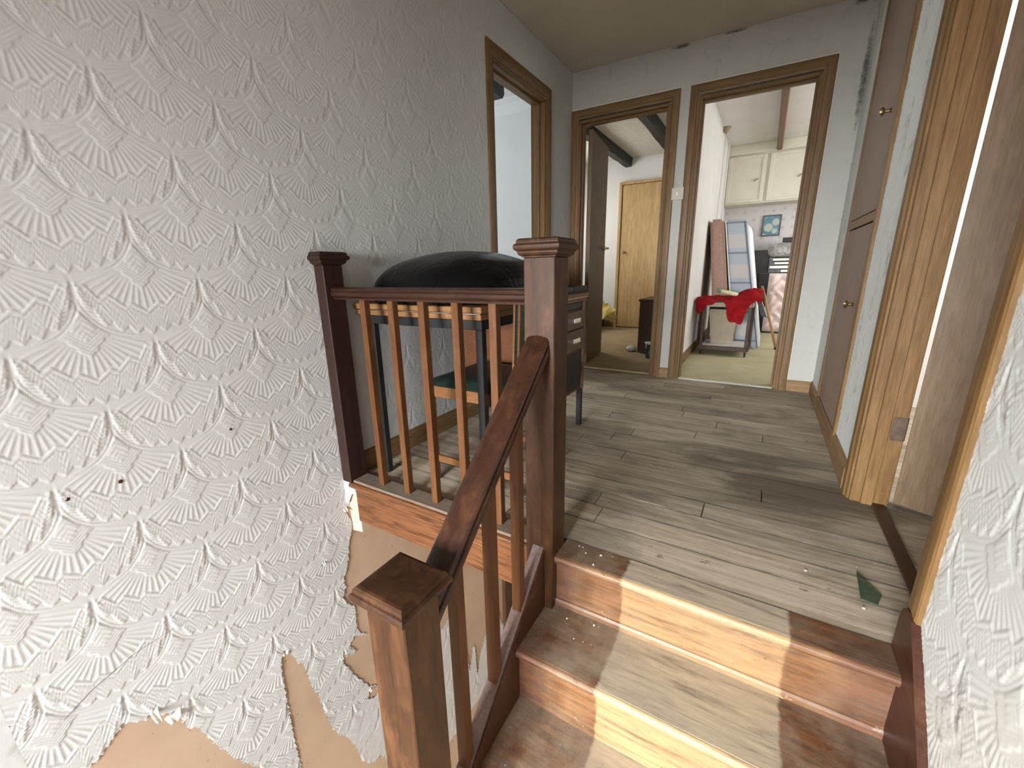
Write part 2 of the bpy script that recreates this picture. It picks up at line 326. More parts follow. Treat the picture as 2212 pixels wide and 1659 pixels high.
# ------------------------------------------------------------------ mesh helpers
def tag(o, label=None, cat=None, group=None, kind=None):
    if label: o['label'] = label
    if cat: o['category'] = cat
    if group: o['group'] = group
    if kind: o['kind'] = kind
    return o

def empty(name, loc, label=None, cat=None, group=None, kind=None):
    o = bpy.data.objects.new(name, None); COL.objects.link(o); o.location = loc; o.empty_display_size = 0.1
    return tag(o, label, cat, group, kind)

def world_loc(p):
    v = Vector((0, 0, 0))
    while p is not None: v += p.location; p = p.parent
    return v

class MB:
    """collects shapes given in scene metres; build() makes one mesh object"""
    def __init__(s): s.bm = bmesh.new()
    def box(s, x0, x1, y0, y1, z0, z1, bevel=0.0, seg=1):
        g = bmesh.ops.create_cube(s.bm, size=1.0); vs_ = g['verts']
        for v in vs_:
            v.co = Vector(((x0 + x1) / 2 + v.co.x * (x1 - x0), (y0 + y1) / 2 + v.co.y * (y1 - y0), (z0 + z1) / 2 + v.co.z * (z1 - z0)))
        if bevel > 0:
            es = list({e for v in vs_ for e in v.link_edges})
            bmesh.ops.bevel(s.bm, geom=es, offset=bevel, segments=seg, affect='EDGES', profile=0.6)
        return s
    def prism(s, poly, off, base=(0, 0, 0)):
        """poly: list of 3D points (closed), swept by vector off"""
        o = Vector(off); b = Vector(base)
        a = [s.bm.verts.new(Vector(p) + b) for p in poly]; c = [s.bm.verts.new(Vector(p) + b + o) for p in poly]
        n = len(poly)
        for i in range(n): s.bm.faces.new((a[i], a[(i + 1) % n], c[(i + 1) % n], c[i]))
        s.bm.faces.new(list(reversed(a))); s.bm.faces.new(c); return s
    def sweep2(s, A, B):
        """closed profiles A and B (same length) joined"""
        a = [s.bm.verts.new(Vector(p)) for p in A]; c = [s.bm.verts.new(Vector(p)) for p in B]; n = len(A)
        for i in range(n): s.bm.faces.new((a[i], a[(i + 1) % n], c[(i + 1) % n], c[i]))
        s.bm.faces.new(list(reversed(a))); s.bm.faces.new(c); return s
    def stack(s, cx, cy, layers):
        """square rings: (half_x, half_y, z)"""
        rings = []
        for hx, hy, z in layers:
            rings.append([s.bm.verts.new((cx + a * hx, cy + b * hy, z)) for a, b in ((-1, -1), (1, -1), (1, 1), (-1, 1))])
        for r0, r1 in zip(rings, rings[1:]):
            for i in range(4): s.bm.faces.new((r0[i], r0[(i + 1) % 4], r1[(i + 1) % 4], r1[i]))
        s.bm.faces.new(list(reversed(rings[0]))); s.bm.faces.new(rings[-1]); return s
    def lathe(s, cx, cy, prof, seg=20, axis='Z', cz=0.0):
        rings = []
        for r, h in prof:
            ring = []
            for i in range(seg):
                a = 2 * math.pi * i / seg; u, v = r * math.cos(a), r * math.sin(a)
                p = {'Z': (cx + u, cy + v, h), 'Y': (cx + u, h, cz + v), 'X': (h, cy + u, cz + v)}[axis]
                ring.append(s.bm.verts.new(p))
            rings.append(ring)
        for r0, r1 in zip(rings, rings[1:]):
            for i in range(seg): s.bm.faces.new((r0[i], r0[(i + 1) % seg], r1[(i + 1) % seg], r1[i]))
        s.bm.faces.new(list(reversed(rings[0]))); s.bm.faces.new(rings[-1]); return s
    def tube(s, pts, r, seg=8):
        rings = []; P = [Vector(p) for p in pts]
        for i, p in enumerate(P):
            d = (P[min(i + 1, len(P) - 1)] - P[max(i - 1, 0)]).normalized()
            u = d.orthogonal().normalized() if i == 0 else (rings_u - d * rings_u.dot(d)).normalized()
            rings_u = u; w_ = d.cross(u)
            rr = r[i] if isinstance(r, (list, tuple)) else r
            rings.append([s.bm.verts.new(p + (u * math.cos(2 * math.pi * k / seg) + w_ * math.sin(2 * math.pi * k / seg)) * rr) for k in range(seg)])
        for r0, r1 in zip(rings, rings[1:]):
            for k in range(seg): s.bm.faces.new((r0[k], r0[(k + 1) % seg], r1[(k + 1) % seg], r1[k]))
        s.bm.faces.new(list(reversed(rings[0]))); s.bm.faces.new(rings[-1]); return s
    def grid(s, fn, nu, nv):
        vs_ = [[s.bm.verts.new(fn(i / nu, j / nv)) for j in range(nv + 1)] for i in range(nu + 1)]
        for i in range(nu):
            for j in range(nv): s.bm.faces.new((vs_[i][j], vs_[i + 1][j], vs_[i + 1][j + 1], vs_[i][j + 1]))
        return s
    def build(s, name, mat, parent=None, smooth=False, loc=None):
        bm = s.bm; bmesh.ops.recalc_face_normals(bm, faces=bm.faces)
        off = world_loc(parent) if parent else Vector((0, 0, 0))
        if loc is not None: off = off * 0 + Vector(loc)
        for v in bm.verts: v.co -= off
        me = bpy.data.meshes.new(name); bm.to_mesh(me); bm.free()
        if smooth:
            for p in me.polygons: p.use_smooth = True
        me.materials.append(M[mat] if isinstance(mat, str) else mat)
        o = bpy.data.objects.new(name, me); COL.objects.link(o)
        if parent:
            o.parent = parent
            if loc is not None: o.location = Vector(loc) - world_loc(parent)
        elif loc is not None: o.location = loc
        return o

def bx(name, mat, parent, x0, x1, y0, y1, z0, z1, bevel=0.003, seg=1, loc=None):
    return MB().box(x0, x1, y0, y1, z0, z1, bevel, seg).build(name, mat, parent, False, loc)

def np_mesh(name, V, F, mat, parent=None, smooth=True):
    me = bpy.data.meshes.new(name)
    me.vertices.add(len(V)); me.vertices.foreach_set('co', np.ascontiguousarray(V, dtype=np.float32).ravel())
    F = np.ascontiguousarray(F, dtype=np.int32); nf = len(F)
    me.loops.add(nf * 4); me.loops.foreach_set('vertex_index', F.ravel())
    me.polygons.add(nf); me.polygons.foreach_set('loop_start', np.arange(0, nf * 4, 4, dtype=np.int32))
    me.polygons.foreach_set('loop_total', np.full(nf, 4, dtype=np.int32))
    me.update(calc_edges=True)
    if smooth: me.polygons.foreach_set('use_smooth', np.ones(nf, dtype=bool))
    me.validate(); me.materials.append(M[mat])
    o = bpy.data.objects.new(name, me); COL.objects.link(o)
    if parent: o.parent = parent
    return o

def wall_boxes(mb, axis, p0, p1, u0, u1, v0, v1, holes=()):
    """slab with rectangular holes; axis 'X' -> slab between x=p0..p1, u=y, v=z; axis 'Y' -> y=p0..p1, u=x"""
    us = sorted({u0, u1, *[h[0] for h in holes], *[h[1] for h in holes]}); vs2 = sorted({v0, v1, *[h[2] for h in holes], *[h[3] for h in holes]})
    us = [u for u in us if u0 <= u <= u1]; vs2 = [v for v in vs2 if v0 <= v <= v1]
    for a, b in zip(us, us[1:]):
        run = None
        for c, d in zip(vs2, vs2[1:]):
            mu, mv = (a + b) / 2, (c + d) / 2
            solid = not any(h[0] < mu < h[1] and h[2] < mv < h[3] for h in holes)
            if solid: run = (run[0], d) if run else (c, d)
            if run and (not solid or d == vs2[-1]):
                if axis == 'X': mb.box(p0, p1, a, b, run[0], run[1])
                else: mb.box(a, b, p0, p1, run[0], run[1])
                run = None
    return mb

def struct(o): o['kind'] = 'structure'; return o

# ------------------------------------------------------------------ key dimensions (metres, landing floor z = 0)
XL, XR, YF, ZC = -1.458, 0.376, 3.45, 2.315         # left wall, right wall, far wall, ceiling
XO = -0.485                                          # stair outer string, inner face
LAND_Y = 1.010                                       # landing nosing
RISE, GO = 0.187, 0.2035
HALF = -3 * RISE                                     # half landing
YB = -2.4                                            # wall behind the camera
GND = -2.65

# ------------------------------------------------------------------ room shell
wl = struct(wall_boxes(MB(), 'X', XL - 0.1, XL, YB - 0.1, 3.65, GND, ZC, [(2.28, 2.995, -0.03, 2.025)]).build('wall_left', 'plaster'))
wf = struct(wall_boxes(MB(), 'Y', YF, YF + 0.1, XL - 0.1, XR + 0.1, -0.2, ZC, [(-1.398, -0.708, -0.03, 1.995), (-0.525, 0.163, -0.03, 1.995)]).build('wall_far', 'cream_wall'))
wr = struct(wall_boxes(MB(), 'X', XR, XR + 0.1, YB - 0.1, YF, GND, ZC, [(1.115, 1.862, -0.03, 2.02), (2.315, 3.03, -0.03, 2.21)]).build('wall_right', 'cream_wall'))
wb = struct(wall_boxes(MB(), 'Y', YB - 0.1, YB, XL - 0.1, XR + 0.1, GND, ZC, [(-1.28, 0.02, -1.5, 1.35)]).build('wall_back', 'cream_wall'))
struct(MB().box(XL - 0.1, XR + 0.1, YB - 0.1, YF + 0.1, ZC, ZC + 0.1).build('ceiling', 'ceil'))

# window behind the camera
win = empty('window_1', (-0.76, YB - 0.05, -1.5), kind='structure')
for a, b, c, d in ((-1.28, -1.22, -1.5, 1.35), (-0.04, 0.02, -1.5, 1.35), (-1.22, -0.04, -1.5, -1.44), (-1.22, -0.04, 1.29, 1.35), (-0.79, -0.74, -1.44, -0.16), (-0.79, -0.74, -0.10, 1.29), (-1.22, -0.04, -0.16, -0.10)):
    bx('window_frame', 'white', win, a, b, YB - 0.09, YB - 0.03, c, d)
for a, b in ((-1.22, -0.79), (-0.74, -0.04)):
    for c, d in ((-1.44, -0.16), (-0.10, 1.29)): bx('pane', 'glass', win, a, b, YB - 0.063, YB - 0.059, c, d, 0)
bx('window_sill', 'white', win, -1.32, 0.07, YB - 0.02, YB + 0.12, -1.527, -1.5, 0.004)

# ------------------------------------------------------------------ embossed wallpaper (real relief)
ARC = [(0, 46), (4, 66), (8, 80), (18, 104), (33, 125), (48, 139), (70, 151), (100, 160), (138.3, 166.2)]
ZIG = [(0, 270), (30, 246), (44, 254), (75, 221), (93, 232), (116, 193), (128, 200), (139, 176)]
def relief(u, v, W=274.8, H=331.0):
    """shell-fan embossing; u along the wall, v down from a spike apex, mm. Returns height in mm"""
    W2, H2 = W / 2, H / 2; u0, v0 = u, v
    arcf = lambda a: np.interp(a, [p[0] for p in ARC], [p[1] for p in ARC])
    best_u = np.zeros_like(u); best_v = np.full_like(u, 1e9)
    for k in (0, 1):
        du = u - k * W2; lu = du - np.round(du / W) * W; base = v - k * H2
        arc = arcf(np.abs(lu)); lv = base - np.floor((base - arc) / H) * H       # smallest lv >= arc
        take = lv - arc < best_v; best_u = np.where(take, lu, best_u); best_v = np.where(take, lv - arc, best_v)
    U = best_u; a = np.abs(U); arc = arcf(a); v = best_v + arc
    xs = np.array([p[0] for p in ARC], float); sl = np.gradient(np.array([p[1] for p in ARC], float), xs)
    d = best_v / np.sqrt(1 + np.interp(a, xs, sl) ** 2)
    g = lambda x, c, s: np.exp(-((x - c) / s) ** 2)
    def sm(x, e0, e1):
        t = np.clip((x - e0) / (e1 - e0), 0, 1); return t * t * (3 - 2 * t)
    zz = np.interp(a, [p[0] for p in ZIG], [p[1] for p in ZIG])
    lower = H2 + arcf(np.clip(W2 - a, 0, W2)); below = (lower - v) / np.sqrt(1 + np.interp(np.clip(W2 - a, 0, W2), xs, sl) ** 2)
    # kite and its feathered surround
    ki = np.where(v < 130, (v - 74) / 56, 1 - (v - 130) / 38); kin = np.clip(ki, -1, 1) * 29 - a
    ko = np.where(v < 150, (v - 66) / 84, 1 - (v - 150) / 57); koo = np.clip(ko, -1, 1) * 45 - a + 2.5 * np.sin(v / 2.9)
    mi = sm(kin, -1, 1.5); mo = sm(koo, -1, 1.5) * sm(d, 6, 9)
    # arcs: two smooth ridges either side of a flat hollow band
    fa = 1 - sm(a, 85, 130)
    h = fa * (1.5 * g(d, 1.5, 2.2) + 1.0 * g(d, 8.6, 1.9) - 0.5 * g(d, 5.2, 1.8))
    fea = 0.85 * np.sin((v + 0.9 * a) * 2 * np.pi / 9.0)
    h = h * (1 - mo) + mo * (1.5 + fea * (1 - mi))
    chev = np.abs(((v - 1.15 * a) % 16) - 8) / 8
    h = h + mi * (0.35 + 1.1 * chev - 0.9 * g(kin, 3.0, 1.8))
    # fan of rays
    th = np.arctan2(U, v - 135); R = np.hypot(U, v - 135)
    rays = np.clip(np.cos(th * 2 * np.pi / 0.145), 0, 1) ** 1.5
    mr = sm(zz - 9 - v, -1, 5) * (1 - mo) * sm(d, 9, 13) * sm(v, 148, 165)
    h = h + mr * (1.5 * rays * sm(R, 35, 85))
    # zigzag ribbon
    h = h + 2.1 * (sm(v, zz - 8, zz - 5) - sm(v, zz + 3, zz + 6)) * (1 - mo) * sm(d, 8, 12) * sm(below, 6, 12)
    # feathers hanging from the zigzag, combed and with pointed tips
    per = 31.0; q = np.abs(((a + 15) % per) / (per / 2) - 1)
    tip = 4 + 17 * q ** 1.2
    mf = sm(v, zz + 6, zz + 9) * sm(below - tip, -1.0, 1.5)
    comb = 0.5 + 0.5 * np.sin((U + np.sign(U) * 0.35 * (v - zz)) * 2 * np.pi / 7.5)
    vein = g(q, 0.0, 0.13) * sm(v, zz + 10, zz + 16)
    h = h + mf * (0.8 + 1.7 * comb * (1 - vein) + 0.9 * vein)
    # long combed wings running down beside each needle
    wing = sm(a, 84, 100) * sm(below, 2, 5) * (1 - sm(below, 20, 26)) * sm(v, 176, 190)
    h = h + wing * (0.9 + 0.95 * np.sin((v * 0.9 + a * 0.4) * 2 * np.pi / 7.5))
    # smooth hollow needle below every apex
    nd = np.zeros_like(h)
    for k in (0, 1):
        du = u0 - k * W2; lu = np.abs(du - np.round(du / W) * W); lv = (v0 - k * H2) % H
        nd = np.maximum(nd, sm(5.2 - 0.03 * lv - lu, -0.8, 1.2) * (lv < 88) * sm(lv, 0, 5))
    return h * (1 - nd) - 0.5 * nd

def in_poly(px, py, poly):
    c = np.zeros(px.shape, bool); n = len(poly); j = n - 1
    for i in range(n):
        xi, yi = poly[i]; xj, yj = poly[j]
        if yi != yj:
            c ^= ((yi > py) != (yj > py)) & (px < (xj - xi) * (py - yi) / (yj - yi) + xi)
        j = i
    return c

def paper_grid(axis, surf, sign, patches, apex, holes=(), torn=(), thick=0.0018, amp=0.00058, jag=0.004):
    """grid patches (u0,u1,z0,z1,step); paper stands 'thick' proud of the wall and carries the relief"""
    VV, FF, base = [], [], 0
    for (u0, u1, z0, z1, st) in patches:
        nu = max(2, int(round((u1 - u0) / st))); nz = max(2, int(round((z1 - z0) / st)))
        u = np.linspace(u0, u1, nu + 1); z = np.linspace(z0, z1, nz + 1); Ug, Zg = np.meshgrid(u, z, indexing='ij')
        h = relief((Ug - apex[0]) * 1000, (apex[1] - Zg) * 1000) * amp
        h = h + thick + 0.0012 * np.sin(Ug * 5.1 + 1.0) * np.sin(Zg * 4.3) + 0.0012
        uc = (Ug[:-1, :-1] + Ug[1:, 1:]) / 2; zc = (Zg[:-1, :-1] + Zg[1:, 1:]) / 2
        keep = np.ones(uc.shape, bool)
        for (a, b, c, d) in holes: keep &= ~((uc > a) & (uc < b) & (zc > c) & (zc < d))
        if torn:
            ju = uc + jag * (np.sin(zc * 410) + np.sin(zc * 173 + uc * 95)) * 0.5; jz = zc + jag * np.sin(uc * 377 + zc * 60)
            for poly in torn: keep &= ~in_poly(ju, jz, poly)
        S = surf + sign * h
        V = np.stack([S, Ug, Zg], -1) if axis == 'X' else np.stack([Ug, S, Zg], -1)
        idx = np.arange((nu + 1) * (nz + 1)).reshape(nu + 1, nz + 1) + base
        q = np.stack([idx[:-1, :-1], idx[1:, :-1], idx[1:, 1:], idx[:-1, 1:]], -1)[keep]
        flip = (axis == 'X') == (sign < 0)
        if flip: q = q[:, ::-1]
        VV.append(V.reshape(-1, 3)); FF.append(q); base += V.shape[0] * V.shape[1]
    V = np.concatenate(VV); F = np.concatenate(FF)
    used = np.zeros(len(V), bool); used[F.ravel()] = True; remap = np.cumsum(used) - 1
    return V[used], remap[F]

TORN = [
    [(0.06, -0.55), (0.1, -0.452), (0.127, -0.448), (0.154, -0.428), (0.179, -0.404), (0.197, -0.392), (0.214, -0.412), (0.236, -0.432), (0.25, -0.427), (0.259, -0.424), (0.272, -0.453), (0.284, -0.463), (0.318, -0.485), (0.317, -0.515), (0.317, -0.554), (0.352, -0.604), (0.363, -0.659), (0.38, -0.715), (0.392, -0.747), (0.414, -0.821), (0.44, -0.884), (0.464, -0.931), (0.504, -1.019), (0.53, -1.3), (0.0, -1.3)],
    [(0.64, -1.9), (0.628, -1.194), (0.624, -1.021), (0.625, -0.873), (0.628, -0.716), (0.632, -0.61), (0.646, -0.566), (0.666, -0.581), (0.687, -0.638), (0.694, -0.668), (0.71, -0.689), (0.719, -0.736), (0.726, -0.792), (0.733, -0.858), (0.752, -0.9), (0.757, -0.978), (0.772, -1.059), (0.787, -1.143), (0.814, -1.221), (0.84, -1.254), (0.869, -1.338), (0.889, -1.424), (0.9, -1.501), (0.946, -1.583), (0.979, -1.608), (1.004, -1.603), (1.044, -1.683), (1.067, -1.9)],
    [(1.2, -0.02), (1.085, -0.09), (1.072, -0.133), (1.006, -0.125), (0.998, -0.143), (1.021, -0.182), (1.025, -0.221), (1.016, -0.252), (0.999, -0.298), (0.985, -0.363), (0.968, -0.417), (0.948, -0.451), (0.95, -0.5), (0.93, -0.542), (0.945, -0.574), (0.985, -0.637), (0.978, -0.723), (0.982, -0.769), (1.027, -0.831), (1.042, -0.878), (1.3, -1.0), (1.5, -1.28), (1.596, -1.241), (1.673, -1.233), (1.764, -1.355), (1.767, -1.579), (1.791, -1.85), (1.837, -1.678), (1.861, -1.667), (1.867, -1.808), (1.874, -1.972), (1.92, -1.826), (1.988, -1.718), (2.069, -1.634), (2.174, -1.653), (2.221, -1.82), (2.6, -1.9), (2.6, -0.02)],
    [(1.3, -1.05), (1.087, -0.886), (0.96, -0.775), (0.948, -0.79), (0.926, -0.801), (0.958, -0.863), (0.937, -0.864), (0.874, -0.823), (0.901, -0.903), (0.947, -1.016), (0.998, -1.121), (1.06, -1.182), (1.3, -1.3)],
    [(1.0, -1.14), (1.03, -1.16), (1.05, -1.21), (1.02, -1.22), (0.985, -1.19)],
    [(0.862, -0.300), (0.872, -0.304), (0.872, -0.322), (0.860, -0.318)],
]
HOLE1 = [(2.222, 3.053, -0.01, 2.09)]
V, F = paper_grid('X', XL, 1, [(0.02, 1.15, -1.2, 1.75, 0.0028), (-0.4, 0.02, -0.56, 2.313, 0.008), (0.02, 1.15, 1.75, 2.313, 0.006), (0.02, 1.15, -2.1, -1.2, 0.006), (1.15, 2.2, 0.0, 2.313, 0.0042), (1.15, 2.3, -2.2, -0.21, 0.008), (2.2, 3.449, 0.0, 2.313, 0.008)],
                  (0.3496, 0.870), HOLE1, TORN)
np_mesh('wallpaper', V, F, 'paper', wl)
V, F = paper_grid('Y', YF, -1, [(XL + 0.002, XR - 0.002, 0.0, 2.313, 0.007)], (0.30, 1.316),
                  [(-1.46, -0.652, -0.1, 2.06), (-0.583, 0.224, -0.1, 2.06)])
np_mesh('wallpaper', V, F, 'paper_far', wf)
V, F = paper_grid('X', XR, -1, [(0.3, 1.115, -0.75, 2.313, 0.0036), (1.115, YF - 0.003, 0.0, 2.313, 0.009)], (0.87, 0.55),
                  [(1.072, 1.944, -0.01, 2.09), (2.305, 3.04, -0.01, 2.24)])
np_mesh('wallpaper', V, F, 'paper_mould', wr)

# curled shreds of torn paper and hairline dirt marks on the left wall
def shred(y, z, ly, lz, curl, n=8):
    mb = MB()
    def fn(s, t):
        ang = curl * t
        return (XL + 0.003 + (1 - math.cos(ang)) * lz / max(curl, 0.2), y + (s - 0.5) * ly * (1 - 0.4 * t), z - math.sin(ang) * lz / max(curl, 0.2) + 0.004 * math.sin(9 * s))
    mb.grid(fn, 6, n); return mb.build('torn_flap', 'paper_edge', wl, True)
for a in ((0.262, -0.418, 0.022, 0.05, 1.9), (0.30, -0.475, 0.045, 0.03, 1.3), (1.003, -0.125, 0.022, 0.02, 1.5), (0.868, -0.300, 0.014, 0.024, 1.1),
          (0.88, -0.82, 0.016, 0.018, 1.5), (1.0, -1.14, 0.014, 0.02, 1.6), (0.655, -0.575, 0.03, 0.014, 1.0)): shred(*a)
for (y, z, r) in ((0.336, 0.322, 0.006), (0.232, 0.322, 0.006), (0.628, 0.373, 0.0045)):
    MB().lathe(0, y, [(r * 0.4, XL + 0.0025), (r, XL + 0.004), (r * 0.8, XL + 0.0052), (r * 0.2, XL + 0.0056)], 8, 'X', z).build('dark_fleck', 'darkbrown', wl)
# crack in the paper running up from the tear
pts = [(0.100, -0.26), (0.16, -0.225), (0.26, -0.20), (0.36, -0.19), (0.44, -0.205), (0.55, -0.205), (0.68, -0.20), (0.80, -0.17)]
mb = MB(); mb.tube([(XL + 0.0036, y, z + random.uniform(-0.006, 0.006)) for y, z in pts], 0.00045, 5); mb.build('paper_crack', 'darkbrown', wl)

# ------------------------------------------------------------------ landing floor: every board its own piece
fl = empty('floor', (0, 0, 0), kind='structure')
bx('subfloor', 'dark_floor', fl, XL, XR + 0.1, 1.056, YF + 0.02, -0.15, -0.024, 0)
ys = [1.113, 1.249, 1.356, 1.463, 1.570]
while ys[-1] < YF - 0.06: ys.append(min(YF, ys[-1] + 0.107 + random.uniform(-0.002, 0.002)))
ys[-1] = YF
for i, (a, b) in enumerate(zip(ys, ys[1:])):
    cuts = [XL + 0.002]
    x = XL + random.uniform(0.4, 1.5)
    if abs(a - 1.463) < 1e-6: x = -0.094
    cuts.append(x)
    if i % 3 == 2 and x < -0.6: cuts.append(x + random.uniform(0.7, 0.85))
    cuts.append(XR + (0.1 if 1.11 < a and a < 1.862 else 0.0) - 0.002 if True else XR)
    for c, d in zip(cuts, cuts[1:]):
        dz = random.uniform(-0.0012, 0.0)
        gap = 0.0016 if not abs(a - 1.463) < 1e-6 else 0.005
        bx('plank', 'plank', fl, c + 0.0015, d - 0.0015, a + gap / 2, b - gap / 2, -0.024, dz, 0.0008)
# nosing board at the head of the stairs
def nosing_board(name, mat, parent, x0, x1, yf, yb, z, t=0.028):
    r = t / 2; prof = [(yb, z), (yf + r, z)] + [(yf + r - r * math.sin(k * math.pi / 8), z - r + r * math.cos(k * math.pi / 8)) for k in range(1, 8)] + [(yf + r, z - t), (yb, z - t)]
    return MB().prism([(x0, y, zz) for y, zz in prof], (x1 - x0, 0, 0)).build(name, mat, parent)
nosing_board('nosing', 'nosing', fl, -0.46, XR - 0.019, LAND_Y, 1.1115, 0.0)

# fascia of the landing edge over the stairwell
tr1 = empty('trim_1', (-0.95, 1.03, -0.19), kind='structure')
nosing_board('edge_nosing', 'apron', tr1, -1.418, -0.551, 1.008, 1.048, 0.004, 0.026)
bx('fascia_board', 'apron', tr1, -1.405, -0.551, 1.030, 1.052, -0.188, -0.022, 0.002)
MB().prism([(XL, 1.030, -0.25), (-1.406, 1.040, -0.25), (-1.406, 1.09, -0.25), (XL, 1.09, -0.25)], (0, 0, 0.245)).build('plaster_return', 'plaster', tr1)
MB().grid(lambda p, q: (XL + 0.001 + 0.046 * p + 0.003 * math.sin(9 * q), 1.012 + 0.022 * p, 0.018 - (0.10 + 0.025 * math.sin(5 * p + 1)) * q), 10, 8).build('paper_lap', 'paper_mould', tr1, True)
struct(MB().box(XL, XR, 1.094, YF, -0.186, -0.152).build('ceiling', 'plaster'))

# ------------------------------------------------------------------ staircase
st = empty('staircase', (0, 0.3, HALF), 'short flight of wooden steps with bare pine centres and brown stained edges', 'staircase')
def zt(k): return -RISE * k
def yn(k): return LAND_Y - GO * k
for k in (0, 1, 2):
    yr = yn(k) + 0.02
    MB().box(XO - 0.005, XR - 0.015, yr, yr + 0.018, zt(k + 1), zt(k) - 0.026 + (0.0 if k else 0.0), 0.0).build('riser', 'riser' if k == 0 else 'riser_low', st, loc=(0, yr, zt(k + 1)))
    mb = MB(); r = 0.010
    prof = [(yr, zt(k + 1)), (yr, zt(k + 1) + 0.022), (yr - 0.004, zt(k + 1) + 0.02), (yr - 0.008, zt(k + 1) + 0.013), (yr - 0.009, zt(k + 1))]
    if k == 0: mb.prism([(XO, y, z) for y, z in prof], (XR - 0.017 - XO, 0, 0)).build('beading', 'riser', st, loc=(0, yr, zt(k + 1)))
    if k: pass
for k in (1, 2):
    x1 = XR - 0.018; yf, yb, z, t = yn(k), yn(k - 1) + 0.02, zt(k), 0.028; r = t / 2
    prof = [(yb, z), (yf + r, z)] + [(yf + r - r * math.sin(q * math.pi / 8), z - r + r * math.cos(q * math.pi / 8)) for q in range(1, 8)] + [(yf + r, z - t), (yb, z - t)]
    MB().prism([(XO, y, zz) for y, zz in prof], (x1 - XO, 0, 0)).build('tread', 'tread', st, loc=(0, yf, z))
# pale worn front edges of the nosings
for k in (0, 1, 2):
    mb = MB(); yf, z = yn(k), zt(k)
    prof = [(yf + 0.0135 - 0.0143 * math.sin(q * math.pi / 10), z - 0.014 + 0.0143 * math.cos(q * math.pi / 10)) for q in range(1, 7)]
    inner = [(y + 0.004 * 1, zz - 0.001) for y, zz in reversed(prof)]
    mb.prism([((-0.46 if k == 0 else XO), y, zz) for y, zz in prof + inner], ((XR - 0.018) - (-0.46 if k == 0 else XO), 0, 0))
    mb.build('nosing_edge', 'edge', st, loc=(0, yf, z))
# outer string (with the balusters on top) and wall string
def zs(y): return 0.031 - 0.905 * (0.995 - y)
poly = [(1.0, zs(1.0)), (0.47, zs(0.47)), (0.47, zs(0.47) - 0.30), (1.0, zs(1.0) - 0.34)]
mb = MB(); mb.prism([(XO - 0.042, y, z) for y, z in poly], (0.042, 0, 0)); es = [e for e in mb.bm.edges if abs(e.verts[0].co.y - e.verts[1].co.y) > 0.3 and e.verts[0].co.z > zs(e.verts[0].co.y) - 0.01]
bmesh.ops.bevel(mb.bm, geom=es, offset=0.005, segments=3, affect='EDGES'); mb.build('outer_string', 'string_in', st)
mb = MB(); mb.sweep2([(XO - 0.040, 0.489, zs(0.489)), (XO - 0.004, 0.489, zs(0.489)), (XO - 0.004, 0.489, zs(0.489) + 0.003), (XO - 0.040, 0.489, zs(0.489) + 0.003)],
                     [(XO - 0.040, 0.994, zs(0.994)), (XO - 0.004, 0.994, zs(0.994)), (XO - 0.004, 0.994, zs(0.994) + 0.003), (XO - 0.040, 0.994, zs(0.994) + 0.003)]); mb.build('string_capping', 'string_dust', st)
poly = [(1.108, -0.03), (1.108, 0.085), (1.104, 0.105), (1.094, 0.120), (1.080, 0.130), (1.062, 0.132), (1.045, 0.122), (0.974, 0.053), (0.866, -0.050), (0.70, -0.205), (0.50, -0.39), (0.40, -0.45), (YB + 0.02, -0.45), (YB + 0.02, HALF), (0.55, HALF - 0.02), (0.62, -0.42), (1.06, -0.2)]
mb = MB(); mb.prism([(XR - 0.020, y, z) for y, z in poly], (0.0195, 0, 0)); mb.build('wall_string', 'string_in', st)
# half landing the flight starts from, and the lower flight
fh = empty('floor', (0, 0, HALF), kind='structure')
struct(fh); bx('plank', 'tread', fh, XO - 0.04, XR, YB + 0.001, -0.3, HALF - 0.03, HALF - 0.001, 0.0)
bx('edge_fascia', 'apron', fh, XO - 0.06, XO - 0.04, YB + 0.001, 0.40, HALF - 0.22, HALF, 0.003)
for k in range(6): bx('plank', 'tread', fh, XO - 0.04, XR, -0.3 + k * 0.155, -0.3 + (k + 1) * 0.155 - 0.002, HALF - 0.03, HALF - 0.001, 0.002)
struct(MB().box(XL - 0.1, XR + 0.1, YB, YF, GND - 0.1, GND).build('floor', 'carpet_tan'))
struct(MB().box(XL - 0.1, XR + 0.1, YF - 0.05, YF, GND, -0.2).build('wall_lower', 'plaster'))
d5 = empty('door_5', (XL, 2.6, GND), kind='structure')
bx('door_frame', 'darkbrown', d5, XL, XL + 0.03, 2.24, 2.33, GND, -0.45, 0.003); bx('door_panel', 'darkbrown', d5, XL, XL + 0.012, 2.33, 3.2, GND, -0.5, 0.003)

# ------------------------------------------------------------------ balustrades
def newel(parent, x0, x1, y0, y1, z0, ztop, capz, mat, half_left=False, ov=0.02):
    mb = MB().box(x0, x1, y0, y1, z0, ztop, 0.0025, 1); p = mb.build('newel_post', mat, parent)
    cx, cy, hx, hy = (x0 + x1) / 2, (y0 + y1) / 2, (x1 - x0) / 2, (y1 - y0) / 2; t = capz - ztop
    L = [(0.003, 0.0), (0.003, 0.05), (0.009, 0.12), (0.012, 0.22), (0.012, 0.30), (ov - 0.001, 0.42), (ov, 0.50), (ov, 0.62), (ov - 0.003, 0.70), (ov - 0.006, 0.74), (ov - 0.006, 0.80), (ov - 0.007, 0.90), (ov - 0.011, 0.98), (ov - 0.016, 1.0)]
    mb = MB().stack(cx, cy, [(hx + a, hy + a, ztop + t * b) for a, b in L])
    mb.build('newel_cap', mat, p); return p

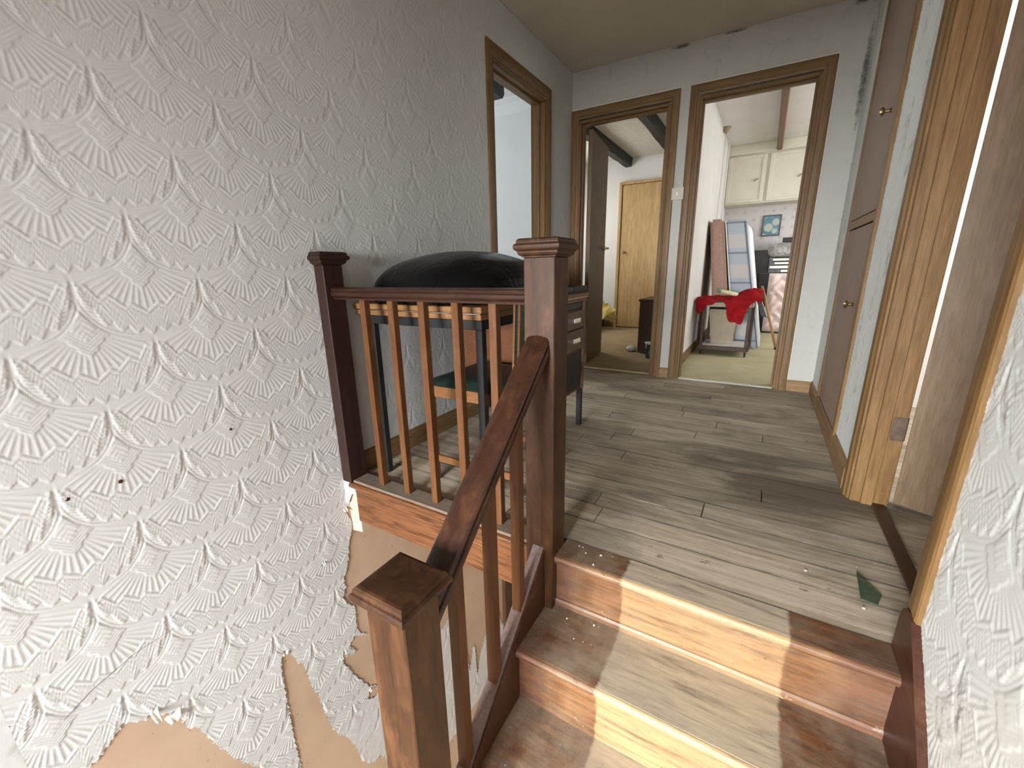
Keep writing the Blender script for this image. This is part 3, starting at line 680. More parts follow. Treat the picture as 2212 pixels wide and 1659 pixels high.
def rail_profile(w, h):
    """(across, up) closed, top at 0: rounded top, grooved sides, narrower foot"""
    hw = w / 2; P = []
    top = [(-0.93, -0.20), (-0.90, -0.15), (-0.80, -0.085), (-0.6, -0.04), (-0.3, -0.01), (0, 0)]
    side = [(-0.93, -0.24), (-0.80, -0.28), (-0.80, -0.33), (-0.96, -0.38), (-1.0, -0.46), (-1.0, -0.60), (-0.94, -0.70), (-0.74, -0.80), (-0.64, -0.88), (-0.62, -1.0)]
    left = list(reversed(side)) + top
    P = [(a * hw, b * h) for a, b in left]; P += [(-a, b) for a, b in reversed(P[:-1])]
    return P

bal1 = empty('balustrade', (-0.507, 0.70, -0.30), 'sloping stair balustrade with dark handrail, low newel post and three orange-brown balusters', 'balustrade')
newel(bal1, -0.5545, -0.46, 0.396, 0.487, -0.75, 0.276, 0.322, 'mahogany')
HR = rail_profile(0.076, 0.078)
def hz(y): return 0.692 - 0.905 * (0.997 - y)
mb = MB().sweep2([(-0.510 + a, 0.486, hz(0.486) + b) for a, b in HR], [(-0.510 + a, 0.997, hz(0.997) + b) for a, b in HR]); mb.build('handrail', 'mahogany_y', bal1)
for yc in (0.866, 0.730, 0.590):
    mb = MB(); h = 0.0135; mb.sweep2([(-0.507 - h, yc - h, zs(yc - h) - 0.002), (-0.507 + h, yc - h, zs(yc - h) - 0.002), (-0.507 + h, yc + h, zs(yc + h) - 0.002), (-0.507 - h, yc + h, zs(yc + h) - 0.002)],
              [(-0.507 - h, yc - h, hz(yc - h) - 0.074), (-0.507 + h, yc - h, hz(yc - h) - 0.074), (-0.507 + h, yc + h, hz(yc + h) - 0.074), (-0.507 - h, yc + h, hz(yc + h) - 0.074)])
    mb.build('baluster', 'baluster', bal1)

bal2 = empty('balustrade', (-0.95, 1.05, 0.0), 'level landing balustrade with dark rail between a wall post and the tall middle newel', 'balustrade')
newel(bal2, -0.551, -0.460, 0.995, 1.086, -0.26, 0.893, 0.940, 'mahogany')
newel(bal2, XL + 0.004, -1.402, 1.011, 1.097, 0.004, 0.893, 0.940, 'newel_dark', ov=0.022)
bx('base_strip', 'dust_strip', bal2, -1.40, -0.551, 1.020, 1.098, 0.0045, 0.016, 0.003)
RP = rail_profile(0.062, 0.046)
MB().sweep2([(-1.403, 1.062 + a, 0.812 + b) for a, b in RP], [(-0.550, 1.062 + a, 0.812 + b) for a, b in RP]).build('handrail', 'mahogany_x', bal2)
for k in range(5):
    xc = -1.247 - 0.0135 + 0.1425 * k
    bx('baluster', 'baluster', bal2, xc - 0.0135, xc + 0.0135, 1.050, 1.077, 0.0155, 0.768, 0.0015)

# ------------------------------------------------------------------ skirtings
def skirting(name, mat, pts):
    """pts: (x0,y0,x1,y1, normal) prism with moulded top"""
    x0, y0, x1, y1, nx, ny, h, t = pts
    prof = [(0, 0), (t, 0), (t, h - 0.022), (t - 0.004, h - 0.012), (t - 0.008, h - 0.004), (t - 0.011, h), (0, h)]
    mb = MB(); mb.prism([(x0 + nx * a, y0 + ny * a, b) for a, b in prof], (x1 - x0, y1 - y0, 0))
    return struct(mb.build(name, mat))
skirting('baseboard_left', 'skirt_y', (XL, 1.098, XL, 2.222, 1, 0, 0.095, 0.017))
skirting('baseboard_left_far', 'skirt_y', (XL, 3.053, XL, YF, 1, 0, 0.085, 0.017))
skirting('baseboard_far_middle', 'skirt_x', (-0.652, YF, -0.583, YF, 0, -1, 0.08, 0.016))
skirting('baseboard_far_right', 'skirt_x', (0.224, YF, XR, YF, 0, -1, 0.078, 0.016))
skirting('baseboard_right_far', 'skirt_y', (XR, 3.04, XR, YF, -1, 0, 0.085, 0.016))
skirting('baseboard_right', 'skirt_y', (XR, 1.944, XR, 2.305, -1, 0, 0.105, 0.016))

# ------------------------------------------------------------------ doorways
def arch_prof(w, t):   # across (0 at opening side), out
    return [(0, 0), (0, t * 0.45), (w * 0.12, t * 0.6), (w * 0.2, t * 0.62), (w * 0.32, t * 0.95), (w * 0.7, t), (w * 0.93, t * 0.9), (w, t * 0.7), (w, 0)]
def doorway(name, plane, pos, sgn, a0, a1, top, depth, w=0.065, t=0.016, mats=('oak', 'oak_x'), stop=None, stop_side=1):
    """plane 'Y': wall face y=pos facing -y; opening a0..a1 along x. plane 'X': face x=pos, facing sgn*x"""
    root = empty(name, ((a0 + a1) / 2, pos, 0) if plane == 'Y' else (pos, (a0 + a1) / 2, 0), kind='structure')
    P = (lambda a, o, z: (a, pos + sgn * o, z)) if plane == 'Y' else (lambda a, o, z: (pos + sgn * o, a, z))
    pr = arch_prof(w, t); lip = 0.008
    A, B, T = a0 - lip + 0.0, a1 + lip, top + lip
    MB().sweep2([P(A - u, o, 0.0) for u, o in pr], [P(A - u, o, T + u) for u, o in pr]).build('architrave', mats[0], root)
    MB().sweep2([P(B + u, o, 0.0) for u, o in pr], [P(B + u, o, T + u) for u, o in pr]).build('architrave', mats[0], root)
    MB().sweep2([P(A - u, o, T + u) for u, o in pr], [P(B + u, o, T + u) for u, o in pr]).build('architrave', mats[1], root)
    def jb(nm, u0, u1, o0, o1, z0, z1, mt):
        c0, c1 = P(u0, o0, z0), P(u1, o1, z1)
        return bx(nm, mt, root, min(c0[0], c1[0]), max(c0[0], c1[0]), min(c0[1], c1[1]), max(c0[1], c1[1]), z0, z1, 0.002)
    jt = 0.02
    jb('jamb', a0 - 0.012, a0 + jt - 0.012, 0.001, -depth, 0, top, mats[0]); jb('jamb', a1 + 0.012 - jt, a1 + 0.012, 0.001, -depth, 0, top, mats[0])
    jb('jamb_head', a0, a1, 0.001, -depth, top - jt, top, mats[1])
    s0, s1 = (stop if stop else (depth * 0.35, depth * 0.68))
    jb('door_stop', a0 + jt - 0.012, a0 + jt, -s0, -s1, 0, top - jt, mats[0]); jb('door_stop', a1 - jt, a1 + 0.012 - jt, -s0, -s1, 0, top - jt, mats[0])
    jb('door_stop', a0 + jt, a1 - jt, -s0, -s1, top - jt - 0.012, top - jt, mats[1])
    return root
d1 = doorway('door_1', 'X', XL, 1, 2.300, 2.975, 2.005, 0.112, 0.066, 0.017, ('oak', 'oak_y'))
d2 = doorway('door_2', 'Y', YF, -1, -1.385, -0.722, 1.980, 0.112, 0.064, 0.017, ('oak', 'oak_x'), (0.03, 0.06))
d3 = doorway('door_3', 'Y', YF, -1, -0.512, 0.150, 1.980, 0.112, 0.064, 0.017, ('oak', 'oak_x'), (0.03, 0.06))
d4 = doorway('door_4', 'X', XR, -1, 1.122, 1.855, 2.005, 0.11, 0.070, 0.017, ('oak', 'oak_y'), (0.03, 0.065))

def leaf(root, hinge, ang, length, height, th, mat, side=1, z0=0.012):
    """door leaf built as a slab from the hinge point along angle ang"""
    hx, hy = hinge; dx, dy = math.cos(ang), math.sin(ang); nx, ny = -dy * side, dx * side
    pts = [(hx, hy), (hx + dx * length, hy + dy * length), (hx + dx * length + nx * th, hy + dy * length + ny * th), (hx + nx * th, hy + ny * th)]
    mb = MB().prism([(x, y, z0) for x, y in pts], (0, 0, height)); bmesh.ops.bevel(mb.bm, geom=list(mb.bm.edges), offset=0.0015, segments=1, affect='EDGES')
    return mb.build('door_leaf', mat, root)
# middle bedroom door: swung fully in, seen from its face
ang2 = math.radians(96); l2 = leaf(d2, (-1.343, 3.622), ang2, 0.60, 1.945, 0.036, 'doorleaf', 1)
hx, hy = -1.343 + math.cos(ang2) * 0.57, 3.622 + math.sin(ang2) * 0.57
mb = MB(); mb.lathe(0, hy, [(0.024, hx), (0.024, hx + 0.006), (0.009, hx + 0.008), (0.009, hx + 0.045)], 14, 'X', 1.055); mb.tube([(hx + 0.042, hy, 1.055), (hx + 0.045, hy - 0.05, 1.055), (hx + 0.043, hy - 0.11, 1.052)], 0.008)
mb.build('handle', 'brass', l2)
mb = MB(); mb.tube([(hx + 0.02, hy + 0.062, 1.06), (hx + 0.0, hy + 0.085, 1.06)], 0.006); mb.build('latch', 'brass', l2)
# near bedroom door on the right: ajar into its room, hinge and a slit of light beside it
ang4 = math.radians(-22); l4 = leaf(d4, (0.5035, 1.872), ang4, 0.70, 1.97, 0.038, 'doorleaf', 1, 0.012)
for z in (0.26, 1.62):
    mb = MB(); mb.lathe(0.484, 1.855, [(0.006, z), (0.006, z + 0.085)], 10); mb.box(0.447, 0.484, 1.8425, 1.8445, z, z + 0.085); mb.build('hinge', 'hinge', d4)
bx('threshold', 'darkbrown', d4, XR + 0.062, XR + 0.102, 1.13, 1.85, 0.0, 0.008, 0.003)
bx('threshold', 'tray_white', d3, -0.50, 0.14, YF + 0.0, YF + 0.02, -0.001, 0.006, 0.002)

# ------------------------------------------------------------------ cupboard in the right wall
cup = empty('built_in_cupboard', (XR, 2.67, 0), 'tall pinkish-brown cupboard with two stacked doors in the right wall', 'cupboard')
bx('body', 'cupdoor', cup, XR + 0.031, XR + 0.095, 2.33, 3.02, 0.0, 2.2, 0.0)
for (a, b, c, d) in ((2.305, 2.345, 0.0, 2.235), (2.99, 3.04, 0.0, 2.235), (2.345, 2.99, 2.18, 2.235), (2.345, 2.99, 0.0, 0.10), (2.345, 2.99, 1.035, 1.075)):
    bx('frame', 'oak' if d - c > 0.5 else 'oak_y', cup, XR - 0.016, XR + 0.03, a, b, c, d, 0.003)
for (c, d, zk) in ((0.105, 1.03, 0.683), (1.08, 2.175, 1.465)):
    dr = bx('door', 'cupdoor', cup, XR - 0.012, XR + 0.008, 2.35, 2.985, c, d, 0.003)
    mb = MB(); mb.lathe(0, 2.46, [(0.014, XR - 0.012), (0.006, XR - 0.016), (0.006, XR - 0.03), (0.015, XR - 0.034), (0.017, XR - 0.042), (0.010, XR - 0.048)], 12, 'X', zk); mb.build('knob', 'brass', dr)

# light switch between the two end doors
sw = empty('light_switch', (-0.617, YF - 0.004, 1.378), 'square yellowed light switch on the strip of wall between two doorways', 'light switch')
bx('plate', 'switch', sw, -0.660, -0.574, YF - 0.016, YF - 0.003, 1.335, 1.421, 0.004, 2)
bx('rocker', 'white', sw, -0.626, -0.610, YF - 0.021, YF - 0.014, 1.365, 1.39, 0.002)

# ------------------------------------------------------------------ desk, chair, bag on the landing
dk = empty('desk', (-1.11, 1.66, 0), 'small desk with wood top, black metal frame and drawers against the papered wall', 'desk')
bx('desk_top', 'deskwood', dk, -1.435, -0.800, 1.150, 2.165, 0.722, 0.744, 0.003)
bx('edge_strip', 'chrome', dk, -1.435, -0.802, 1.1475, 2.16, 0.7185, 0.7222, 0.001)
bx('lower_board', 'deskwood', dk, -1.428, -0.806, 1.156, 2.155, 0.6985, 0.7185, 0.002)
for (a, b, c, d) in ((-1.395, -0.81, 1.165, 1.195), (-1.395, -0.81, 2.115, 2.145), (-1.395, -1.367, 1.195, 2.115), (-0.838, -0.81, 1.195, 2.115)):
    bx('frame_rail', 'black_metal', dk, a, b, c, d, 0.664, 0.698, 0.002)
for (a, c) in ((-1.368, 1.165), (-0.838, 1.165), (-1.368, 2.112), (-0.838, 2.112)):
    bx('leg', 'black_metal', dk, a, a + 0.028, c, c + 0.028, 0.0, 0.664, 0.002)
ped = bx('pedestal', 'deskred', dk, -1.25, -0.812, 1.64, 2.108, 0.222, 0.663, 0.003)
bx('shelf_shade_sheet', 'rubber', ped, -0.8135, -0.8105, 1.66, 2.09, 0.24, 0.44, 0.0)  # flat black sheet stands in for the shade inside the open shelf
bx('side_panel', 'drawer', ped, -0.90, -0.800, 2.108, 2.122, 0.222, 0.70, 0.002)
for (c, d) in ((0.565, 0.655), (0.455, 0.56)):
    dr = bx('drawer', 'drawer', ped, -0.815, -0.799, 1.655, 2.100, c, d, 0.003)
    h = bx('drawer_handle', 'chrome', dr, -0.800, -0.786, 1.945, 2.025, (c + d) / 2 - 0.012, (c + d) / 2 + 0.012, 0.004, 2)

ch = empty('chair', (-0.92, 1.41, 0), 'wooden chair with dark green padded seat pushed under the desk', 'chair')
for (x, y, top) in ((-1.115, 1.225, 0.42), (-1.115, 1.585, 0.42), (-0.735, 1.235, 0.80), (-0.735, 1.575, 0.80)):
    lean = 0.035 if top > 0.5 else 0.0; h = 0.0135
    mb = MB(); mb.sweep2([(x - h, y - h, 0), (x + h, y - h, 0), (x + h, y + h, 0), (x - h, y + h, 0)], [(x - h + lean, y - h, top), (x + h + lean, y - h, top), (x + h + lean, y + h, top), (x - h + lean, y + h, top)]); mb.build('leg', 'chairwood', ch)
for (a, b, c, d, z0, z1) in ((-1.115, -0.735, 1.217, 1.237, 0.375, 0.425), (-1.115, -0.735, 1.573, 1.593, 0.375, 0.425), (-1.125, -1.105, 1.23, 1.58, 0.375, 0.425), (-0.745, -0.725, 1.24, 1.58, 0.375, 0.425)):
    bx('seat_rail', 'chairwood', ch, a, b, c, d, z0, z1, 0.003)
for (a, b, c, d, z0, z1) in ((-1.115, -0.735, 1.223, 1.239, 0.085, 0.115), (-1.115, -0.735, 1.571, 1.587, 0.085, 0.115), (-0.94, -0.92, 1.24, 1.58, 0.09, 0.11)):
    bx('stretcher', 'chairwood', ch, a, b, c, d, z0, z1, 0.003)
mb = MB()
def seatfn(s, t):
    x = -1.135 + 0.42 * s; y = 1.205 + 0.40 * t; e = min(s, 1 - s, t, 1 - t); return (x, y, 0.426 + 0.034 * (1 - math.exp(-e * 16)))
mb.grid(seatfn, 18, 18); mb.grid(lambda s, t: (-1.135 + 0.42 * s, 1.205 + 0.40 * t, 0.4255), 2, 2); mb.build('seat', 'green', ch, True)
mb = MB(); n = 12
def backfn(s, t, o):
    y = 1.216 + 0.378 * s; z = 0.52 + 0.285 * t; x = -0.735 + 0.035 * z / 0.8; e = (1 - (2 * s - 1) ** 10) * (1 - (2 * t - 1) ** 10); return (x + o * (0.020 * e + 0.002), y, z)
mb.grid(lambda s, t: backfn(s, t, 1), n, n); mb.grid(lambda s, t: backfn(s, t, -1), n, n); mb.build('backrest', 'green_light', ch, True)

def blob(name, mat, parent, c, r, nz, seed, amp, ex=2.4, flat=None, nu=72, nv=40, ez=None):
    rg = np.random.default_rng(seed); dirs = rg.normal(size=(26, 3)); dirs /= np.linalg.norm(dirs, axis=1)[:, None]; ph = rg.uniform(0, 6.3, 26); fr = rg.uniform(2, nz, 26)
    def fn(s, t):
        a = 2 * math.pi * s; b = math.pi * (t - 0.5); ca, sa, cb, sb = math.cos(a), math.sin(a), math.cos(b), math.sin(b)
        pw = lambda v, e=ex: math.copysign(abs(v) ** (2 / e), v); e2 = ez or ex
        d = np.array([pw(ca) * pw(cb, e2), pw(sa) * pw(cb, e2), pw(sb, e2)])
        q = dirs @ d; k = 1 + amp * float(np.mean(np.abs(np.sin(q * fr + ph))) - 0.64) * 3
        p = d * k * np.array(r) + np.array(c)
        if flat is not None: p[2] = max(p[2], flat + 0.0005 * t)
        return tuple(p)
    mb = MB(); mb.grid(fn, nu, nv); bmesh.ops.remove_doubles(mb.bm, verts=mb.bm.verts, dist=0.0004); return mb.build(name, mat, parent, True)
bag = blob('bin_bag', 'bag', None, (-1.13, 1.53, 0.775), (0.31, 0.393, 0.170), 7, 3, 0.03, 3.2, 0.7445, 90, 50, 2.1); bag.location = (0, 0, 0)
tag(bag, 'bulging shiny black bin bag lying on the desk', 'bin bag')
tr_ = empty('tray', (-0.93, 2.02, 0.745), 'shallow black tray at the far end of the desk', 'tray')
bx('tray_base', 'rubber', tr_, -1.06, -0.80, 1.945, 2.150, 0.7445, 0.752, 0.002)
for (a, b, c, d) in ((-1.06, -0.80, 1.945, 1.957), (-1.06, -0.80, 2.138, 2.150), (-1.06, -1.048, 1.957, 2.138), (-0.812, -0.80, 1.957, 2.138)): bx('tray_rim', 'rubber', tr_, a, b, c, d, 0.752, 0.778, 0.002)

# ------------------------------------------------------------------ left room (behind door_1)
struct(wall_boxes(MB(), 'Y', 3.65, 3.75, -4.6, XL - 0.05, 0, ZC).build('wall_left_room_end', 'blue_wall'))
struct(wall_boxes(MB(), 'Y', 0.9, 1.0, -4.6, XL - 0.1, 0, ZC).build('wall_left_room_near', 'blue_wall'))
struct(wall_boxes(MB(), 'X', -4.6, -4.5, 1.0, 3.65, 0, ZC).build('wall_left_room_side', 'blue_wall'))
struct(wall_boxes(MB(), 'X', XL - 0.125, XL - 0.1, 1.0, 3.65, 0, ZC, [(2.28, 2.995, 0.0, 2.025)]).build('wall_left_room_inner', 'blue_wall'))
struct(MB().box(-4.6, XL - 0.1, 0.9, 3.75, -0.1, 0).build('floor', 'carpet_tan')); struct(MB().box(-4.6, XL - 0.1, 0.9, 3.75, ZC, ZC + 0.1).build('ceiling', 'blue_wall'))
co = MB(); co.prism([(-4.5, 3.65, ZC), (-4.5, 3.55, ZC), (-4.5, 3.565, ZC - 0.012), (-4.5, 3.60, ZC - 0.03), (-4.5, 3.63, ZC - 0.07), (-4.5, 3.638, ZC - 0.085), (-4.5, 3.65, ZC - 0.10)], (3.0, 0, 0)); struct(co.build('trim_2', 'blue_wall'))
def beam(name, mat, label, x0, x1, y0, y1, z0, rough=0.006, group=None):
    mb = MB(); n = 14; rg = random.Random(name + label); prof = [(0.12, 0), (0, 0.2), (0, 1), (1, 1), (1, 0.2), (0.88, 0)]; prev = None
    for i in range(n + 1):
        y = y0 + (y1 - y0) * i / n; ring = [mb.bm.verts.new((x0 + (x1 - x0) * a + rg.uniform(-rough, rough) * (1 - b), y, z0 + (ZC - z0) * b + rg.uniform(-rough, rough) * (1 - b))) for a, b in prof]
        if prev:
            for k in range(6): mb.bm.faces.new((prev[k], prev[(k + 1) % 6], ring[(k + 1) % 6], ring[k]))
        else: mb.bm.faces.new(list(reversed(ring)))
        prev = ring
    mb.bm.faces.new(prev); return tag(mb.build(name, mat, None, False, ((x0 + x1) / 2, y0, z0)), label, 'beam', group)
beam('ceiling_beam', 'beam_black', 'stub of black ceiling beam seen through the left doorway', -2.075, -1.965, 1.0, 3.26, 2.19)

# ------------------------------------------------------------------ middle bedroom (behind door_2)
struct(wall_boxes(MB(), 'Y', 6.25, 6.35, -2.9, -0.56, 0, ZC).build('wall_middle_room_back', 'cream_wall'))
struct(wall_boxes(MB(), 'X', -2.9, -2.8, 3.75, 6.25, 0, ZC).build('wall_middle_room_left', 'cream_wall'))
struct(wall_boxes(MB(), 'Y', YF + 0.1, YF + 0.115, XL - 0.1, -0.6, 0, ZC, [(-1.398, -0.708, 0.0, 1.995)]).build('wall_middle_room_front', 'cream_wall'))
struct(wall_boxes(MB(), 'X', -0.64, -0.575, YF + 0.1, 6.85, 0, ZC).build('wall_partition', 'cream_wall'))
struct(MB().box(-2.9, -0.6, YF + 0.06, 6.3, -0.1, 0.008).build('floor', 'carpet_tan')); struct(MB().box(-2.9, -0.6, YF + 0.1, 6.35, ZC, ZC + 0.1).build('ceiling', 'ceil_art'))
skirting('baseboard_middle_room', 'skirt_x', (-2.8, 6.25, -1.90, 6.25, 0, -1, 0.10, 0.018))
beam('ceiling_beam', 'beam_black', 'black rough beam crossing the stippled ceiling, nearer the right door jamb', -1.205, -1.10, YF + 0.12, 6.249, 2.205, 0.008, 'black ceiling beams of the middle bedroom')
beam('ceiling_beam', 'beam_black', 'black rough beam ending above the golden wardrobe, beside the open door', -1.85, -1.74, YF + 0.3, 6.249, 2.205, 0.008, 'black ceiling beams of the middle bedroom')
wd = empty('wardrobe', (-1.5, 6.2, 0), 'golden veneered built-in wardrobe door at the back of the middle bedroom', 'wardrobe')
for (a, b, c, d) in ((-1.885, -1.845, 0, 2.01), (-1.10, -1.06, 0, 2.01)): bx('frame', 'wardrobe', wd, a, b, 6.185, 6.249, c, d, 0.003)
bx('frame', 'wardrobe', wd, -1.845, -1.10, 6.185, 6.249, 1.975, 2.01, 0.003)
wdd = bx('door', 'wardrobe', wd, -1.838, -1.105, 6.20, 6.24, 0.02, 1.97, 0.003)
mb = MB(); mb.lathe(-1.785, 0, [(0.02, 6.20), (0.02, 6.194), (0.008, 6.19), (0.008, 6.165), (0.018, 6.16), (0.016, 6.148)], 12, 'Y', 1.085); mb.build('knob', 'brass', wdd)
cb = empty('cabinet', (-0.87, 4.6, 0), 'low dark brown cabinet just inside the middle bedroom', 'cabinet')
bx('carcass', 'darkbrown', cb, -1.058, -0.66, 4.345, 4.86, 0.02, 0.535, 0.003); bx('top', 'darkbrown', cb, -1.07, -0.65, 4.335, 4.87, 0.535, 0.557, 0.004); bx('plinth', 'rubber', cb, -1.04, -0.66, 4.36, 4.85, 0.008, 0.02, 0.0)
bn = empty('waste_bin', (-0.878, 4.12, 0.008), 'small dark waste bin in front of the brown cabinet', 'waste bin')
mb = MB(); mb.lathe(-0.878, 4.12, [(0.036, 0.008), (0.038, 0.012), (0.048, 0.15), (0.044, 0.15), (0.034, 0.02)], 20); mb.build('body', 'plug', bn, True)
mb = MB(); mb.lathe(-0.878, 4.12, [(0.047, 0.148), (0.053, 0.15), (0.053, 0.165), (0.046, 0.166)], 20); mb.build('rim', 'tray_white', bn, True)
yc_ = MB(); yc_.grid(lambda s, t: (-2.02 + 0.24 * s + 0.02 * math.sin(9 * t), 5.9 + 0.12 * math.sin(5 * s + 3 * t) * t, 0.46 - 0.17 * s - 0.26 * t * (1 - 0.45 * s) + 0.02 * math.sin(14 * s)), 14, 10)
o = yc_.build('cloth', 'yellow_cloth', None, True); tag(o, 'crumpled yellow cloth hanging low behind the open bedroom door', 'cloth')
bd = empty('bed', (-2.3, 5.6, 0), 'edge of a low dark bed base behind the open bedroom door', 'bed')
bx('base', 'darkbrown', bd, -2.75, -2.03, 4.6, 6.2, 0.008, 0.2, 0.01); bx('mattress', 'box_beige', bd, -2.74, -2.04, 4.62, 6.19, 0.2, 0.34, 0.03, 3)
blob('crumpled_bag', 'tray_white', None, (-1.14, 4.42, 0.034), (0.055, 0.06, 0.03), 9, 11, 0.08, 2.0, 0.0085, 24, 14)
tag(bpy.data.objects['crumpled_bag'], 'small crumpled white bag on the carpet beside the brown cabinet', 'bag')

# ------------------------------------------------------------------ end bedroom (behind door_3)
struct(wall_boxes(MB(), 'Y', 6.80, 6.90, -0.68, 2.4, 0, ZC).build('wall_end_room_back', 'dots'))
struct(wall_boxes(MB(), 'X', 2.3, 2.4, YF + 0.1, 6.8, 0, ZC).build('wall_end_room_right', 'cream_wall'))
struct(wall_boxes(MB(), 'Y', YF + 0.1, YF + 0.115, -0.575, 2.3, 0, ZC, [(-0.525, 0.163, 0.0, 1.995)]).build('wall_end_room_front', 'cream_wall'))
struct(MB().box(-0.68, 2.4, YF + 0.02, 6.9, -0.1, 0.008).build('floor', 'carpet_olive')); struct(MB().box(-0.64, 2.4, YF + 0.1, 6.9, ZC, ZC + 0.1).build('ceiling', 'cream_wall'))
skirting('baseboard_end_room', 'skirt_y', (-0.575, YF + 0.116, -0.575, 6.80, 1, 0, 0.085, 0.018))
beam('ceiling_beam', 'beam_brown', 'brown boxed beam on the end bedroom ceiling above the white cupboards', -0.058, 0.002, YF + 0.12, 6.42, 2.20, 0.001)
oc = empty('wall_cupboard', (0.5, 6.6, 1.62), 'row of cream overhead cupboards high on the end bedroom back wall', 'cupboard')
bx('body', 'white_paint', oc, -0.574, 2.2, 6.44, 6.80, 1.625, 2.20, 0.003)
bx('cornice', 'white_paint', oc, -0.574, 2.2, 6.415, 6.80, 2.20, ZC, 0.004)
xs = [-0.56, -0.105, 0.36, 0.83, 1.30, 1.77]
for a in xs:
    dr = empty('door', (0, 0, 0)); dr.parent = oc; dr.location = Vector((a + 0.2, 6.43, 1.65)) - world_loc(oc)
    bx('panel', 'white_paint', dr, a + 0.02, a + 0.40, 6.428, 6.44, 1.65, 2.17, 0.0)
    for (p, q, r_, s_) in ((a, a + 0.045, 1.64, 2.18), (a + 0.375, a + 0.42, 1.64, 2.18), (a + 0.045, a + 0.375, 1.64, 1.675), (a + 0.045, a + 0.375, 2.145, 2.18)):
        bx('door_frame', 'white_paint', dr, p, q, 6.416, 6.432, r_, s_, 0.004)
    mb = MB(); mb.tube([(a + 0.31, 6.428, 1.885), (a + 0.315, 6.405, 1.89), (a + 0.345, 6.405, 1.905), (a + 0.35, 6.428, 1.908)], 0.006); mb.build('handle', 'brass', dr)
pc = empty('painting', (-0.005, 6.795, 1.245), 'small framed painting of pale blooms on blue hanging above the mattresses', 'painting')
for (a, b, c, d) in ((-0.112, -0.098, 1.243, 1.505), (0.088, 0.102, 1.243, 1.505), (-0.098, 0.088, 1.243, 1.257), (-0.098, 0.088, 1.491, 1.505)): bx('frame', 'frame_dark', pc, a, b, 6.778, 6.799, c, d, 0.002)
bx('canvas', 'painting', pc, -0.098, 0.088, 6.785, 6.798, 1.257, 1.491, 0.0)
bx('signature_strip', 'white', pc, -0.092, -0.055, 6.7835, 6.786, 1.262, 1.270, 0.0)
pl = empty('ceiling_pull_switch', (-0.545, 5.56, ZC), 'beige pull-cord switch on the end bedroom ceiling', 'switch')
mb = MB(); mb.lathe(-0.545, 5.56, [(0.045, ZC), (0.045, ZC - 0.01), (0.03, ZC - 0.03), (0.02, ZC - 0.05), (0.008, ZC - 0.065)], 16); mb.build('rose', 'box_beige', pl, True)
MB().tube([(-0.545, 5.56, ZC - 0.06), (-0.547, 5.56, 1.9), (-0.55, 5.56, 1.35)], 0.0022, 6).build('cord', 'box_beige', pl)

def slant_mattress(name, label, x0b, x1b, x0t, x1t, y0, y1, z0, z1, mat, side_mat, pipe, group):
    root = empty(name, ((x0b + x1b) / 2, (y0 + y1) / 2, z0), label, 'mattress', group)
    mb = MB(); A = [(x0b, y0, z0), (x1b, y0, z0), (x1t, y0, z1), (x0t, y0, z1)]
    mb.prism(A, (0, y1 - y0, 0)); bmesh.ops.bevel(mb.bm, geom=list(mb.bm.edges), offset=0.026, segments=4, affect='EDGES'); mb.build('body', mat, root)
    if side_mat:
        mb = MB(); mb.sweep2([(x1b - 0.01, y0 + 0.02, z0 + 0.02), (x1b + 0.012, y0 + 0.03, z0 + 0.03), (x1b + 0.012, y1 - 0.03, z0 + 0.03), (x1b - 0.01, y1 - 0.02, z0 + 0.02)],
                         [(x1t - 0.01, y0 + 0.02, z1 - 0.03), (x1t + 0.05, y0 + 0.04, z1 - 0.09), (x1t + 0.05, y1 - 0.04, z1 - 0.09), (x1t - 0.01, y1 - 0.02, z1 - 0.03)]); mb.build('side_panel', side_mat, root, True)
    if pipe:
        for (xb, xt, mt) in ((x0b, x0t, 'pipe_w'), (x1b, x1t, 'piping')):
            s = 1 if xb == x0b else -1
            MB().tube([(xb + s * 0.012, y0 + 0.002, z0 + 0.02), (xb * 0.5 + xt * 0.5 + s * 0.012, y0 + 0.002, (z0 + z1) / 2), (xt + s * 0.012, y0 + 0.002, z1 - 0.02)], 0.006, 6).build('piping', mt, root)
    return root
G = 'mattresses stored on edge in the end bedroom'
slant_mattress('mattress', 'pinkish-brown mattress standing on edge against the end bedroom wall', -0.405, -0.235, -0.560, -0.430, 5.02, 5.75, 0.009, 1.335, 'pink_mat', None, False, G)
slant_mattress('mattress', 'blue-grey plaid mattress leaning beside the pinkish-brown one', -0.215, 0.030, -0.425, -0.225, 5.06, 5.78, 0.009, 1.325, 'plaid', 'white_fab', True, G)
qm = empty('mattress', (0.4, 6.45, 0.009), 'pale pink quilted mattress standing behind the plaid one', 'mattress', G)
mb = MB(); nq = (44, 60)
def quilt(s, t):
    x = 0.05 + 0.75 * s; z = 0.03 + 0.735 * t; e = min(1, min(s, 1 - s, t, 1 - t) * 14)
    q = abs(math.sin(x * 26 + 1.4 * math.sin(z * 24))) * abs(math.sin(z * 24 + 1.2 * math.sin(x * 26))); return (x, 6.40 - 0.03 * math.sqrt(max(e, 0)) - 0.04 * q * e, z)
mb.grid(quilt, *nq); mb.build('quilted_face', 'pink_quilt', qm, True)
bx('body', 'pink_quilt', qm, 0.05, 0.80, 6.398, 6.52, 0.03, 0.765, 0.0); bx('base_board', 'rubber', qm, 0.05, 0.80, 6.39, 6.52, 0.009, 0.03, 0.0)
gc = empty('sideboard', (0.45, 6.66, 0), 'dark grey sideboard behind the pink quilted mattress', 'cabinet')
